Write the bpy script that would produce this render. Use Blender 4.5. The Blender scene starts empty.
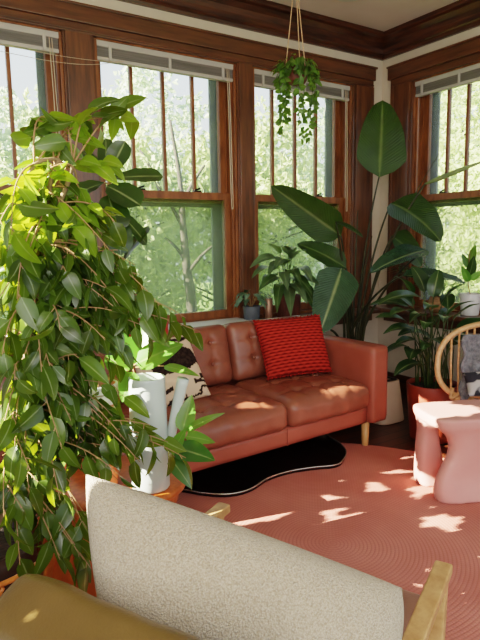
import bpy, bmesh, math, random
from mathutils import Vector as V, Matrix, noise
random.seed(7)
COL = bpy.context.scene.collection
PI = math.pi

# ------------------------------------------------------------------ camera model of the photograph
F_PX = 563.0
EYE = V((0, 0, 1.3))
RIGHT = V((0.836, -0.549, -0.016)).normalized()
FWD = V((0.541, 0.829, -0.139)).normalized()
RIGHT = (RIGHT - FWD * RIGHT.dot(FWD)).normalized()
UP = RIGHT.cross(FWD).normalized()

def W(u, v, d):
    """place in the room seen in photo direction (u, v) at forward distance d (metres)"""
    return EYE + d * (FWD + RIGHT * ((u - 240) / F_PX) - UP * ((v - 320) / F_PX))

def onZ(u, v, z):
    r = W(u, v, 1) - EYE
    return EYE + r * ((z - EYE.z) / r.z)

# ------------------------------------------------------------------ materials
def lin(c):
    if isinstance(c, str):
        c = [int(c[i:i + 2], 16) / 255 for i in (0, 2, 4)]
        c = [x / 12.92 if x <= .04045 else ((x + .055) / 1.055) ** 2.4 for x in c]
    return (c[0], c[1], c[2], 1)

def new_mat(name):
    m = bpy.data.materials.new(name); m.use_nodes = True
    nt = m.node_tree; nt.nodes.clear()
    out = nt.nodes.new('ShaderNodeOutputMaterial')
    return m, nt, out

def node(nt, t, **kw):
    n = nt.nodes.new(t)
    for k, v in kw.items():
        if k in n.inputs: n.inputs[k].default_value = v
        else: setattr(n, k, v)
    return n

def ramp(nt, fac, stops):
    r = nt.nodes.new('ShaderNodeValToRGB')
    e = r.color_ramp.elements
    while len(e) < len(stops): e.new(.5)
    for i, (p, c) in enumerate(stops):
        e[i].position = p; e[i].color = lin(c)
    nt.links.new(fac, r.inputs['Fac'])
    return r.outputs['Color']

def mat(name, c1, c2=None, rough=.5, scale=8, stretch=(1, 1, 1), bump=0, bscale=60, detail=4, metal=0, spec=.5, coat=0, coord='Object', lo=.35, hi=.65, bstretch=(1, 1, 1), sheen=0):
    m, nt, out = new_mat(name)
    p = node(nt, 'ShaderNodeBsdfPrincipled', Roughness=rough, Metallic=metal)
    p.inputs['Specular IOR Level'].default_value = spec
    p.inputs['Coat Weight'].default_value = coat
    p.inputs['Sheen Weight'].default_value = sheen
    tc = node(nt, 'ShaderNodeTexCoord')
    if c2 is None:
        p.inputs['Base Color'].default_value = lin(c1)
    else:
        mp = node(nt, 'ShaderNodeMapping'); mp.inputs['Scale'].default_value = stretch
        nt.links.new(tc.outputs[coord], mp.inputs['Vector'])
        n = node(nt, 'ShaderNodeTexNoise', Scale=scale, Detail=detail, Roughness=.6)
        nt.links.new(mp.outputs[0], n.inputs['Vector'])
        nt.links.new(ramp(nt, n.outputs['Fac'], [(lo, c1), (hi, c2)]), p.inputs['Base Color'])
    if bump:
        mp = node(nt, 'ShaderNodeMapping'); mp.inputs['Scale'].default_value = bstretch
        nt.links.new(tc.outputs[coord], mp.inputs['Vector'])
        n = node(nt, 'ShaderNodeTexNoise', Scale=bscale, Detail=3)
        nt.links.new(mp.outputs[0], n.inputs['Vector'])
        b = node(nt, 'ShaderNodeBump', Strength=bump, Distance=.01)
        nt.links.new(n.outputs['Fac'], b.inputs['Height'])
        nt.links.new(b.outputs[0], p.inputs['Normal'])
    nt.links.new(p.outputs[0], out.inputs[0])
    m['p'] = 1
    return m

def leaf_mat(name, dark, light, trans, tw=.45, rough=.35, spec=.5, rib=.5, veins=0, ribcol='b9c98a', ns=14, lo=.55, hi=1.25):
    """leaf blade: pale midrib, side veins, reflective on the lit side, glowing when the sun is behind it"""
    m, nt, out = new_mat(name)
    g = node(nt, 'ShaderNodeNewGeometry')
    col = ramp(nt, g.outputs['Random Per Island'], [(0, dark), (1, light)])
    at = node(nt, 'ShaderNodeAttribute', attribute_name='blade'); sx = node(nt, 'ShaderNodeSeparateXYZ'); nt.links.new(at.outputs['Vector'], sx.inputs[0])
    def mth(op, a, b=None, c=None):
        n = node(nt, 'ShaderNodeMath', operation=op)
        for i, q in enumerate((a, b, c)):
            if q is None: continue
            if isinstance(q, (int, float)): n.inputs[i].default_value = q
            else: nt.links.new(q, n.inputs[i])
        return n.outputs[0]
    au = mth('ABSOLUTE', sx.outputs[0])
    ribm = mth('MULTIPLY', mth('SUBTRACT', 1, mth('MINIMUM', mth('MULTIPLY', au, 9), 1)), rib)
    mx = node(nt, 'ShaderNodeMix', data_type='RGBA'); mx.inputs[7].default_value = lin(ribcol)
    nt.links.new(ribm, mx.inputs['Factor']); nt.links.new(col, mx.inputs[6]); col = mx.outputs[2]
    nz = node(nt, 'ShaderNodeTexNoise', Scale=ns, Detail=3); tc = node(nt, 'ShaderNodeTexCoord'); nt.links.new(tc.outputs['Object'], nz.inputs['Vector'])
    m2 = node(nt, 'ShaderNodeMix', data_type='RGBA', blend_type='MULTIPLY'); m2.inputs['Factor'].default_value = .55
    nt.links.new(col, m2.inputs[6]); nt.links.new(ramp(nt, nz.outputs['Fac'], [(.32, (lo, lo, lo * .95)), (.68, (hi, hi, hi * .9))]), m2.inputs[7]); col = m2.outputs[2]
    p = node(nt, 'ShaderNodeBsdfPrincipled', Roughness=rough)
    p.inputs['Specular IOR Level'].default_value = spec
    nt.links.new(col, p.inputs['Base Color'])
    if veins:
        ph = mth('MULTIPLY', mth('SUBTRACT', sx.outputs[1], mth('MULTIPLY', au, .22)), veins * 6.2832)
        hb = mth('MULTIPLY', mth('SINE', ph), mth('MINIMUM', mth('MULTIPLY', au, 3), 1))
        bp = node(nt, 'ShaderNodeBump', Strength=.35, Distance=.006); nt.links.new(hb, bp.inputs['Height']); nt.links.new(bp.outputs[0], p.inputs['Normal'])
    t = node(nt, 'ShaderNodeBsdfTranslucent'); t.inputs['Color'].default_value = lin(trans)
    mx = node(nt, 'ShaderNodeMixShader', Fac=tw)
    nt.links.new(p.outputs[0], mx.inputs[1]); nt.links.new(t.outputs[0], mx.inputs[2])
    nt.links.new(mx.outputs[0], out.inputs[0])
    return m

def glass_mat(name, haze, tint, hazecol):
    m, nt, out = new_mat(name)
    tr = node(nt, 'ShaderNodeBsdfTransparent'); tr.inputs['Color'].default_value = lin(tint)
    gl = node(nt, 'ShaderNodeBsdfGlossy', Roughness=.03)
    fr = node(nt, 'ShaderNodeFresnel', IOR=1.25)
    m1 = node(nt, 'ShaderNodeMixShader')
    nt.links.new(fr.outputs[0], m1.inputs[0]); nt.links.new(tr.outputs[0], m1.inputs[1]); nt.links.new(gl.outputs[0], m1.inputs[2])
    tl = node(nt, 'ShaderNodeBsdfTranslucent'); tl.inputs['Color'].default_value = lin(hazecol)
    m2 = node(nt, 'ShaderNodeMixShader', Fac=haze)
    nt.links.new(m1.outputs[0], m2.inputs[1]); nt.links.new(tl.outputs[0], m2.inputs[2])
    nt.links.new(m2.outputs[0], out.inputs[0])
    return m

M = {}
M['wood'] = mat('dark_cherry_wood', '4c2e1e', '6e4329', rough=.33, scale=5, stretch=(.6, 6, 6), bump=.05, bscale=40, coat=.3)
M['wood_v'] = mat('dark_cherry_wood_upright', '4c2e1e', '74472b', rough=.33, scale=5, stretch=(6, 6, .6), bump=.05, bscale=40, coat=.3)
M['sash'] = mat('sash_wood', '6f3f22', '9a5f36', rough=.4, scale=6, stretch=(3, 3, .8))
M['crown'] = mat('crown_wood', '33190f', '5a3019', rough=.3, scale=5, stretch=(.7, .7, 7), coat=.2)
M['plaster'] = mat('cream_plaster', 'd2c2ae', 'dccdbb', rough=.85, scale=3, bump=.08, bscale=120)
M['ceilpaint'] = mat('ceiling_paint', 'ead9c6', 'f0e2d2', rough=.9, scale=2, bump=.05, bscale=90)
M['floorwood'] = None
M['ledge'] = mat('white_ledge_paint', 'd5d3d0', 'e2e0dc', rough=.4, scale=3)
M['metal_frame'] = mat('storm_frame_grey', '55575c', '686a6e', rough=.5, scale=4)
M['leather'] = mat('cognac_leather', '7c4433', '8f5340', rough=.36, scale=5, bump=.12, bscale=220, spec=.5, coat=.05)
M['leather_base'] = mat('cognac_leather_base', '8e4836', '9e5443', rough=.42, scale=4, bump=.1, bscale=220)
M['olive'] = mat('olive_brown_leather', '5c4825', '6e5630', rough=.33, scale=4, bump=.1, bscale=200)
M['seatleather'] = mat('taupe_leather', '8a6152', '9b7060', rough=.4, scale=4, bump=.1, bscale=200)
M['oak'] = mat('oak', 'b0804c', 'c99c66', rough=.4, scale=9, stretch=(8, 8, 1))
M['oak_arm'] = mat('oak_arm', 'a67a4c', 'c29a6a', rough=.38, scale=9, stretch=(3, 3, 3))
M['orangewood'] = mat('orange_stained_wood', 'a8501f', 'c96a2d', rough=.38, scale=6, stretch=(6, 6, .8))
M['redfab'] = mat('red_chunky_cotton', 'a3241b', 'c03a2c', rough=.9, scale=30, bump=.12, bscale=160, spec=.15, sheen=.2)
M['pom'] = mat('red_pompom', '7d1c16', '9a2a1f', rough=.95, scale=60, bump=.5, bscale=250, spec=.1)
M['pink'] = mat('pink_resin', 'cf8f88', 'd69a92', rough=.42, scale=3, bump=.02, bscale=100)
M['terracotta'] = mat('terracotta_glaze', '7f2c18', '93361e', rough=.45, scale=6)
M['terracotta_dark'] = mat('terracotta_ribbed', '5e2f24', '75402f', rough=.6, scale=9)
M['copper'] = mat('orange_clay', 'c46a3a', 'd98450', rough=.55, scale=8)
M['soil'] = mat('potting_soil', '1c130d', '38281c', rough=.95, scale=40, bump=.6, bscale=80)
M['greypot'] = mat('grey_pot', '4b4f55', '5b5f66', rough=.6, scale=10)
M['whitepot'] = mat('white_ceramic', 'd8d8d8', 'e6e4e2', rough=.35, scale=5)
M['can_white'] = mat('white_enamel', 'b3bdb9', 'bfc8c5', rough=.3, scale=3)
M['cream'] = mat('cream_plastic', 'd0b49c', 'd9bfa8', rough=.5, scale=3)
M['black'] = mat('black_gloss', '0a0708', '140d0c', rough=.12, scale=3)
M['chrome'] = mat('edge_metal', 'b9b2aa', rough=.25, metal=.8)
M['darkpot'] = mat('dark_brown_pot', '2a1710', '3a2318', rough=.5, scale=5)
M['rattan'] = mat('rattan_cane', 'cb9364', 'dfae80', rough=.42, scale=14, stretch=(3, 3, 3), bump=.06, bscale=80)
M['rattan_dark'] = mat('rattan_orange', 'a2561f', 'c77634', rough=.4, scale=14)
M['basket'] = mat('tan_seagrass', '9a7049', 'b88b60', rough=.8, scale=30, stretch=(1, 1, 5), bump=.4, bscale=70)
M['blind'] = mat('blind_white', 'b9b2aa', 'c5beb6', rough=.5, scale=3)
M['slat'] = mat('blind_slat', '77716d', '918b86', rough=.5, scale=2, stretch=(1, 1, 60), bump=.5, bscale=60, bstretch=(.1, .1, 3))
M['cord'] = mat('cord_cotton', 'cdb9a0', rough=.8)
M['jute'] = mat('hanger_jute', 'c79f7a', 'd9b490', rough=.9, scale=80)
M['stem'] = mat('green_stem', '2c3a18', '435323', rough=.5, scale=20)
M['bark'] = mat('ficus_bark', '6f5a40', '8d7556', rough=.85, scale=30, bump=.4, bscale=80)
M['tbark'] = mat('tree_bark', '2c2822', '423b32', rough=.9, scale=12, bump=.5, bscale=20)
M['petiole'] = mat('dark_petiole', '23260f', '3a3a1c', rough=.5, scale=12)
M['twig'] = mat('brown_twig', '8a6a45', 'a78459', rough=.7, scale=30)
M['brass'] = mat('sash_lock_metal', '2c2620', rough=.4, metal=.7)
M['shade'] = mat('frosted_glass_shade', 'dcd6cc', 'e6e0d6', rough=.4, scale=2)
M['foil'] = mat('drink_can', 'a0745c', 'b98a70', rough=.3, metal=.4, scale=20)
M['lid'] = mat('can_lid', 'b9b4ad', rough=.3, metal=.9)
M['greywool'] = mat('grey_wool', '5f5e64', '86858b', rough=.95, scale=45, bump=.5, bscale=120, spec=.1)
M['patterned'] = mat('grey_white_print', '34333a', 'b4b0b0', rough=.9, scale=16, detail=1, lo=.47, hi=.53, bump=.2, bscale=200, spec=.1)
M['grass'] = mat('lawn', '4f6a2c', '6f8a3e', rough=.95, scale=4)
M['ficus'] = leaf_mat('ficus_leaf', '26390f', '536e28', '8fa51c', .36, .27)
M['ficus_bright'] = leaf_mat('ficus_sunlit_leaf', '5a7c1c', '8bb02c', 'b2c82e', .44, .3)
M['fig'] = leaf_mat('fig_leaf', '1d2f14', '2e4a1c', '6d8a1e', .22, .3)
M['rubber'] = leaf_mat('rubber_leaf', '2f6a25', '5c9a3c', 'b4dc50', .4, .3)
M['bop'] = leaf_mat('paradise_leaf', '1c3413', '2a461c', '6f8a1c', .16, .33, veins=26, rib=.25)
M['bop_blue'] = leaf_mat('paradise_leaf_sheen', '2a4430', '3a5640', '5c8436', .14, .26, veins=26)
M['lily'] = leaf_mat('lily_leaf', '1e341c', '34502c', '5d8a20', .2, .28)
M['palm'] = leaf_mat('palm_leaf', '1f3d18', '2c5220', '6d9a2a', .3, .4)
M['pilea'] = leaf_mat('striped_leaf', '2f4a3a', '74917c', '6d9a50', .2, .35)
M['dief'] = leaf_mat('broad_leaf', '34502a', '62795a', '8aa848', .25, .3)
M['hoya'] = leaf_mat('vine_leaf', '2a4a16', '5f8a35', 'a0c040', .35, .35)
M['treeleaf'] = leaf_mat('tree_leaf', '72855a', 'a6b488', 'd4e0ac', .5, .5, ns=.9, lo=.3, hi=1.35)
M['treeleaf_pale'] = leaf_mat('pale_tree_leaf', '7f9486', 'aebfb2', 'd2e0cc', .5, .5, ns=.9, lo=.4, hi=1.35)
M['blockerleaf'] = mat('blocker_leaf', '33502a', '4a6a36', rough=.7, scale=3)
M['glass_up'] = glass_mat('hazy_glass', .07, 'fbfdfd', 'e8f0f4')  # whitish veil mixed into the clear pane
M['glass_low'] = glass_mat('screened_glass', .10, 'dfe3e2', 'dfe6dc')
def solid(n, c, r=.5): return mat(n, c, rough=r)

# plank floor
def plank_floor():
    m, nt, out = new_mat('dark_plank_floor')
    p = node(nt, 'ShaderNodeBsdfPrincipled', Roughness=.35)
    tc = node(nt, 'ShaderNodeTexCoord')
    b = node(nt, 'ShaderNodeTexBrick', Scale=1.0)
    b.inputs['Color1'].default_value = lin('4a2214'); b.inputs['Color2'].default_value = lin('673420'); b.inputs['Mortar'].default_value = lin('1c0c07')
    b.inputs['Brick Width'].default_value = 1.1; b.inputs['Row Height'].default_value = .085; b.inputs['Mortar Size'].default_value = .004
    nt.links.new(tc.outputs['Object'], b.inputs['Vector'])
    mp = node(nt, 'ShaderNodeMapping'); mp.inputs['Scale'].default_value = (2, 30, 1)
    nt.links.new(tc.outputs['Object'], mp.inputs['Vector'])
    n = node(nt, 'ShaderNodeTexNoise', Scale=3, Detail=5)
    nt.links.new(mp.outputs[0], n.inputs['Vector'])
    mx = node(nt, 'ShaderNodeMix', data_type='RGBA', blend_type='MULTIPLY')
    mx.inputs['Factor'].default_value = .5
    nt.links.new(b.outputs['Color'], mx.inputs[6]); nt.links.new(n.outputs['Color'], mx.inputs[7])
    nt.links.new(mx.outputs[2], p.inputs['Base Color'])
    nt.links.new(p.outputs[0], out.inputs[0])
    return m
M['floorwood'] = plank_floor()

def rug_mat():
    m, nt, out = new_mat('coiled_braid_rust')
    p = node(nt, 'ShaderNodeBsdfPrincipled', Roughness=.92)
    p.inputs['Specular IOR Level'].default_value = .15
    tc = node(nt, 'ShaderNodeTexCoord')
    sx = node(nt, 'ShaderNodeSeparateXYZ'); nt.links.new(tc.outputs['Object'], sx.inputs[0])
    def mth(op, a, b=None):
        n = node(nt, 'ShaderNodeMath', operation=op)
        for i, q in enumerate((a, b)):
            if q is None: continue
            if isinstance(q, (int, float)): n.inputs[i].default_value = q
            else: nt.links.new(q, n.inputs[i])
        return n.outputs[0]
    x, y = sx.outputs[0], sx.outputs[1]
    r = mth('SQRT', mth('ADD', mth('MULTIPLY', x, x), mth('MULTIPLY', y, y)))
    th = mth('ARCTAN2', y, x)
    coil = mth('ADD', mth('DIVIDE', r, .016), mth('DIVIDE', th, 2 * PI))
    ring = mth('FRACT', coil)
    idx = mth('FLOOR', coil)
    tri = mth('ABSOLUTE', mth('SUBTRACT', mth('MULTIPLY', ring, 2), 1))           # 1 at groove, 0 at crest
    arc = mth('MULTIPLY', mth('MULTIPLY', th, mth('MULTIPLY', idx, .016)), 1 / .014)
    br = mth('ABSOLUTE', mth('SUBTRACT', mth('MULTIPLY', mth('FRACT', mth('ADD', arc, mth('MULTIPLY', tri, .35))), 2), 1))
    h = mth('SUBTRACT', 1, mth('ADD', mth('POWER', tri, 3), mth('MULTIPLY', mth('POWER', br, 3), .5)))
    nz = node(nt, 'ShaderNodeTexNoise', Scale=3.0, Detail=6); nt.links.new(tc.outputs['Object'], nz.inputs['Vector'])
    c = ramp(nt, nz.outputs['Fac'], [(.3, 'ba6f64'), (.7, 'ce877b')])
    mx = node(nt, 'ShaderNodeMix', data_type='RGBA', blend_type='MIX')
    mx.inputs[7].default_value = lin('96503f')
    nt.links.new(mth('MULTIPLY', mth('SUBTRACT', 1, h), .42), mx.inputs['Factor'])
    mx.clamp_factor = True
    nt.links.new(c, mx.inputs[6])
    nt.links.new(mx.outputs[2], p.inputs['Base Color'])
    b = node(nt, 'ShaderNodeBump', Strength=.22, Distance=.005)
    nt.links.new(h, b.inputs['Height']); nt.links.new(b.outputs[0], p.inputs['Normal'])
    nt.links.new(p.outputs[0], out.inputs[0])
    return m
M['rug'] = rug_mat()

def boucle_mat():
    m, nt, out = new_mat('ivory_boucle')
    p = node(nt, 'ShaderNodeBsdfPrincipled', Roughness=.95)
    p.inputs['Specular IOR Level'].default_value = .1
    p.inputs['Sheen Weight'].default_value = .3
    tc = node(nt, 'ShaderNodeTexCoord')
    v = node(nt, 'ShaderNodeTexVoronoi', Scale=300)
    n = node(nt, 'ShaderNodeTexNoise', Scale=230, Detail=4)
    nt.links.new(tc.outputs['Object'], v.inputs['Vector']); nt.links.new(tc.outputs['Object'], n.inputs['Vector'])
    ad = node(nt, 'ShaderNodeMath', operation='SUBTRACT')
    vm = node(nt, 'ShaderNodeMath', operation='MULTIPLY'); vm.inputs[1].default_value = .55; nt.links.new(v.outputs['Distance'], vm.inputs[0])
    nt.links.new(n.outputs['Fac'], ad.inputs[0]); nt.links.new(vm.outputs[0], ad.inputs[1])
    nt.links.new(ramp(nt, ad.outputs[0], [(0, 'ab9a82'), (.5, 'cfc1ac')]), p.inputs['Base Color'])
    b = node(nt, 'ShaderNodeBump', Strength=1.0, Distance=.006)
    nt.links.new(ad.outputs[0], b.inputs['Height']); nt.links.new(b.outputs[0], p.inputs['Normal'])
    nt.links.new(p.outputs[0], out.inputs[0])
    return m
M['boucle'] = boucle_mat()

def stripe_pillow_mat():
    """cream cotton with a big dark arch and ragged dark bands across the lower half"""
    m, nt, out = new_mat('cream_black_print')
    p = node(nt, 'ShaderNodeBsdfPrincipled', Roughness=.9)
    p.inputs['Specular IOR Level'].default_value = .1
    a = node(nt, 'ShaderNodeAttribute', attribute_name='dark')
    nz = node(nt, 'ShaderNodeTexNoise', Scale=60, Detail=3)
    tc = node(nt, 'ShaderNodeTexCoord'); nt.links.new(tc.outputs['Object'], nz.inputs['Vector'])
    dk = ramp(nt, nz.outputs['Fac'], [(.35, '241a17'), (.65, '3a2c26')])
    mx = node(nt, 'ShaderNodeMix', data_type='RGBA'); mx.inputs[6].default_value = lin('d8bda2')
    nt.links.new(a.outputs['Fac'], mx.inputs['Factor']); nt.links.new(dk, mx.inputs[7])
    nt.links.new(mx.outputs[2], p.inputs['Base Color'])
    nt.links.new(p.outputs[0], out.inputs[0])
    return m
M['print'] = stripe_pillow_mat()
def red_row_mat():
    m, nt, out = new_mat('red_shaded_rows')
    p = node(nt, 'ShaderNodeBsdfPrincipled', Roughness=.9); p.inputs['Specular IOR Level'].default_value = .15
    a = node(nt, 'ShaderNodeAttribute', attribute_name='dark')
    mx = node(nt, 'ShaderNodeMix', data_type='RGBA'); mx.inputs[6].default_value = lin('b43427'); mx.inputs[7].default_value = lin('650f0c')
    nt.links.new(a.outputs['Fac'], mx.inputs['Factor']); nt.links.new(mx.outputs[2], p.inputs['Base Color'])
    nt.links.new(p.outputs[0], out.inputs[0]); return m
M['redrows'] = red_row_mat()

# ------------------------------------------------------------------ mesh building
ORG = {}
class MB:
    def __init__(s): s.v = []; s.f = []; s.sm = []; s.lv = []
    def add(s, vs, fs, smooth=True, mtx=None):
        o = len(s.v)
        for p in vs:
            p = V(p)
            s.v.append(mtx @ p if mtx else p)
        for f in fs: s.f.append(tuple(i + o for i in f)); s.sm.append(smooth)
    def bm(s, b, smooth=False, mtx=None):
        b.verts.index_update()
        s.add([v.co.copy() for v in b.verts], [[v.index for v in f.verts] for f in b.faces], smooth, mtx)
        b.free()
    def box(s, c, size, bev=.004, rz=0, mtx=None, smooth=False, seg=2):
        b = bmesh.new(); bmesh.ops.create_cube(b, size=1)
        for v in b.verts: v.co = V((v.co.x * size[0], v.co.y * size[1], v.co.z * size[2]))
        if bev: bmesh.ops.bevel(b, geom=list(b.edges), offset=min(bev, min(size) * .45), segments=seg, affect='EDGES', profile=.6)
        m = Matrix.Translation(V(c)) @ Matrix.Rotation(rz, 4, 'Z')
        s.bm(b, smooth, (mtx @ m) if mtx else m)
    def span(s, lo, hi, bev=.004, **k):
        lo, hi = V(lo), V(hi); s.box((lo + hi) / 2, [abs(x) for x in hi - lo], bev, **k)
    def tube(s, pts, r, n=8, cap=True, closed=False, mtx=None):
        pts = [V(p) for p in pts]; N = len(pts)
        rs = r if isinstance(r, (list, tuple)) else [r] * N
        t0 = (pts[1] - pts[0]).normalized()
        a = t0.orthogonal().normalized(); vs = []; fs = []
        for i, p in enumerate(pts):
            if closed: t = (pts[(i + 1) % N] - pts[i - 1]).normalized()
            else: t = (pts[min(i + 1, N - 1)] - pts[max(i - 1, 0)]).normalized()
            a = (a - t * a.dot(t))
            a = a.normalized() if a.length > 1e-6 else t.orthogonal().normalized()
            b = t.cross(a)
            for k in range(n):
                w = 2 * PI * k / n
                vs.append(p + (a * math.cos(w) + b * math.sin(w)) * rs[i])
        for i in range(N if closed else N - 1):
            j = (i + 1) % N
            for k in range(n):
                fs.append((i * n + k, i * n + (k + 1) % n, j * n + (k + 1) % n, j * n + k))
        if cap and not closed:
            fs.append(tuple(range(n - 1, -1, -1))); fs.append(tuple((N - 1) * n + k for k in range(n)))
        s.add(vs, fs, True, mtx)
    def lathe(s, prof, c=(0, 0, 0), n=32, mtx=None, rad=None):
        """prof: (radius, z) pairs, bottom to top, open or closed by radius 0"""
        vs = []; fs = []; c = V(c)
        for r, z in prof:
            for k in range(n):
                w = 2 * PI * k / n
                q = r * (rad(w, z) if rad else 1)
                vs.append(c + V((q * math.cos(w), q * math.sin(w), z)))
        for i in range(len(prof) - 1):
            for k in range(n):
                fs.append((i * n + k, i * n + (k + 1) % n, (i + 1) * n + (k + 1) % n, (i + 1) * n + k))
        s.add(vs, fs, True, mtx)
    def grid(s, fn, nu, nv, mtx=None, smooth=True, wrap=False):
        vs = [fn(i / (nu - 1), j / (nv - 1)) for j in range(nv) for i in range(nu)]
        fs = [(j * nu + i, j * nu + i + 1, (j + 1) * nu + i + 1, (j + 1) * nu + i) for j in range(nv - 1) for i in range(nu - 1)]
        s.add(vs, fs, smooth, mtx)
    def ball(s, c, r, sub=2, sc=(1, 1, 1)):
        b = bmesh.new(); bmesh.ops.create_icosphere(b, subdivisions=sub, radius=r)
        for v in b.verts: v.co = V((v.co.x * sc[0], v.co.y * sc[1], v.co.z * sc[2])) + V(c)
        s.bm(b, True)
    def rbox(s, size, r, n, disp=None, mtx=None):
        """rounded, finely divided box; disp(p, normal) -> moved point"""
        hx, hy, hz = [q / 2 for q in size]; idx = {}; vs = []; fs = []
        def vid(p):
            k = (round(p[0], 5), round(p[1], 5), round(p[2], 5))
            if k not in idx:
                idx[k] = len(vs)
                q = V((max(-hx + r, min(hx - r, p[0])), max(-hy + r, min(hy - r, p[1])), max(-hz + r, min(hz - r, p[2]))))
                d = V(p) - q
                nn = d.normalized() if d.length > 1e-9 else V((0, 0, 1))
                w = q + nn * r if d.length > 1e-9 else V(p)
                if d.length <= 1e-9: nn = V((0, 0, 0))
                vs.append(disp(w, nn) if disp else w)
            return idx[k]
        nx, ny, nz = n
        def face(f, na, nb):
            for i in range(na):
                for j in range(nb):
                    a, b, c, d = f(i / na, j / nb), f((i + 1) / na, j / nb), f((i + 1) / na, (j + 1) / nb), f(i / na, (j + 1) / nb)
                    fs.append((vid(a), vid(b), vid(c), vid(d)))
        L = lambda h, t: -h + 2 * h * t
        face(lambda a, b: (L(hx, a), L(hy, b), hz), nx, ny); face(lambda a, b: (L(hx, b), L(hy, a), -hz), ny, nx)
        face(lambda a, b: (L(hx, a), -hy, L(hz, b)), nx, nz); face(lambda a, b: (L(hx, b), hy, L(hz, a)), nz, nx)
        face(lambda a, b: (hx, L(hy, a), L(hz, b)), ny, nz); face(lambda a, b: (-hx, L(hy, b), L(hz, a)), nz, ny)
        s.add(vs, fs, True, mtx)
    def build(s, name, m, parent=None):
        org = ORG.get(parent, V((0, 0, 0))) if parent else V((0, 0, 0))
        if parent is None and s.v:
            lo = V([min(p[i] for p in s.v) for i in range(3)]); hi = V([max(p[i] for p in s.v) for i in range(3)])
            org = V(((lo.x + hi.x) / 2, (lo.y + hi.y) / 2, lo.z))
        me = bpy.data.meshes.new(name)
        me.from_pydata([p - org for p in s.v], [], s.f)
        me.polygons.foreach_set('use_smooth', s.sm)
        me.materials.append(m); me.update()
        if s.lv:
            while len(s.lv) < len(s.v): s.lv.append((0, 0, 0))
            at = me.attributes.new('blade', 'FLOAT_VECTOR', 'POINT'); at.data.foreach_set('vector', [q for w in s.lv for q in w])
        o = bpy.data.objects.new(name, me); COL.objects.link(o)
        if parent: o.parent = parent
        else: o.location = org
        ORG[o] = org
        return o

def tag(o, label=None, cat=None, group=None, kind=None):
    if label: o['label'] = label
    if cat: o['category'] = cat
    if group: o['group'] = group
    if kind: o['kind'] = kind
    return o
def thing(name, label, cat, loc=(0, 0, 0), group=None):
    o = bpy.data.objects.new(name, None); COL.objects.link(o); o.location = V(loc); o.empty_display_size = .1
    ORG[o] = V(loc)
    return tag(o, label, cat, group)
def struct(name, mb, m, parent=None):
    o = mb.build(name, m, parent)
    if parent is None: o['kind'] = 'structure'
    return o
def copy_tree(o, parent=None):
    c = o.copy(); COL.objects.link(c)
    if parent: c.parent = parent
    for ch in list(o.children): copy_tree(ch, c)
    return c
def bez(p0, p1, p2, n):
    return [(1 - t) ** 2 * p0 + 2 * t * (1 - t) * p1 + t * t * p2 for t in [i / n for i in range(n + 1)]]
def smoothpts(pts, n=6):
    """Catmull-Rom through pts"""
    P = [V(p) for p in pts]; P = [P[0] * 2 - P[1]] + P + [P[-1] * 2 - P[-2]]; out = []
    for i in range(1, len(P) - 2):
        for k in range(n):
            t = k / n
            out.append(.5 * ((2 * P[i]) + (P[i + 1] - P[i - 1]) * t + (2 * P[i - 1] - 5 * P[i] + 4 * P[i + 1] - P[i + 2]) * t * t + (3 * P[i] - P[i - 1] - 3 * P[i + 1] + P[i + 2]) * t ** 3))
    out.append(P[-2]); return out

def blade(mb, base, d, nrm, L, wd, droop=.3, fold=.25, n=6, shape='lance', wave=0, twist=0, cup=0, seed=0):
    """one leaf: midrib from base along d, curving away from nrm by droop; V-folded; pointed tip"""
    d = d.normalized(); nrm = (nrm - d * nrm.dot(d))
    nrm = nrm.normalized() if nrm.length > 1e-5 else d.orthogonal().normalized()
    side = d.cross(nrm).normalized(); vs = []; fs = []; p = V(base); ang = 0; step = L / n
    cols = 2 if wd > .05 else 1
    K = 2 * cols + 1
    for i in range(n + 1):
        t = i / n
        if shape == 'lance': w = math.sin(PI * min(1, t ** .8)) ** .8 * (1 - .25 * t)
        elif shape == 'ovate': w = (math.sin(PI * t ** .62) ** .75) if 0 < t < 1 else 0
        elif shape == 'oblong': w = min(1, (t * 5.5) ** .55) * (max(0, 1 - t ** 5)) ** .6
        elif shape == 'paddle': w = min(1, (t * 5) ** .55) * (max(0, 1 - t ** 2.3)) ** .62
        elif shape == 'fig': w = (.35 + .65 * math.sin(PI * .5 * min(1, t * 1.35))) * (max(0, 1 - t ** 6)) ** .5 * min(1, t * 9)
        else: w = math.sin(PI * t)
        w = max(w, .02) * wd / 2
        if i == n: w = .001
        a = droop * t * 1.2
        dd = (d * math.cos(a) - nrm * math.sin(a)).normalized(); nn = (nrm * math.cos(a) + d * math.sin(a)).normalized()
        tw = twist * t
        sd = side * math.cos(tw) + nn * math.sin(tw); n2 = nn * math.cos(tw) - side * math.sin(tw)
        for k in range(-cols, cols + 1):
            q = k / cols
            lift = fold * abs(q) * w - cup * q * q * w
            wv = wave * wd * math.sin(t * 17 + seed + (2 if k > 0 else 0)) * abs(q)
            vs.append(p + sd * (q * w) + n2 * (lift + wv))
        p = p + dd * step
    for i in range(n):
        for k in range(K - 1):
            fs.append((i * K + k, i * K + k + 1, (i + 1) * K + k + 1, (i + 1) * K + k))
    while len(mb.lv) < len(mb.v): mb.lv.append((0, 0, 0))
    mb.lv += [((k % K - cols) / cols, (k // K) / n, wd) for k in range(len(vs))]
    mb.add(vs, fs, True)
    return p

def rnd(a, b): return random.uniform(a, b)
def rvec(): return V((random.gauss(0, 1), random.gauss(0, 1), random.gauss(0, 1))).normalized()
UPZ = V((0, 0, 1))

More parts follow.
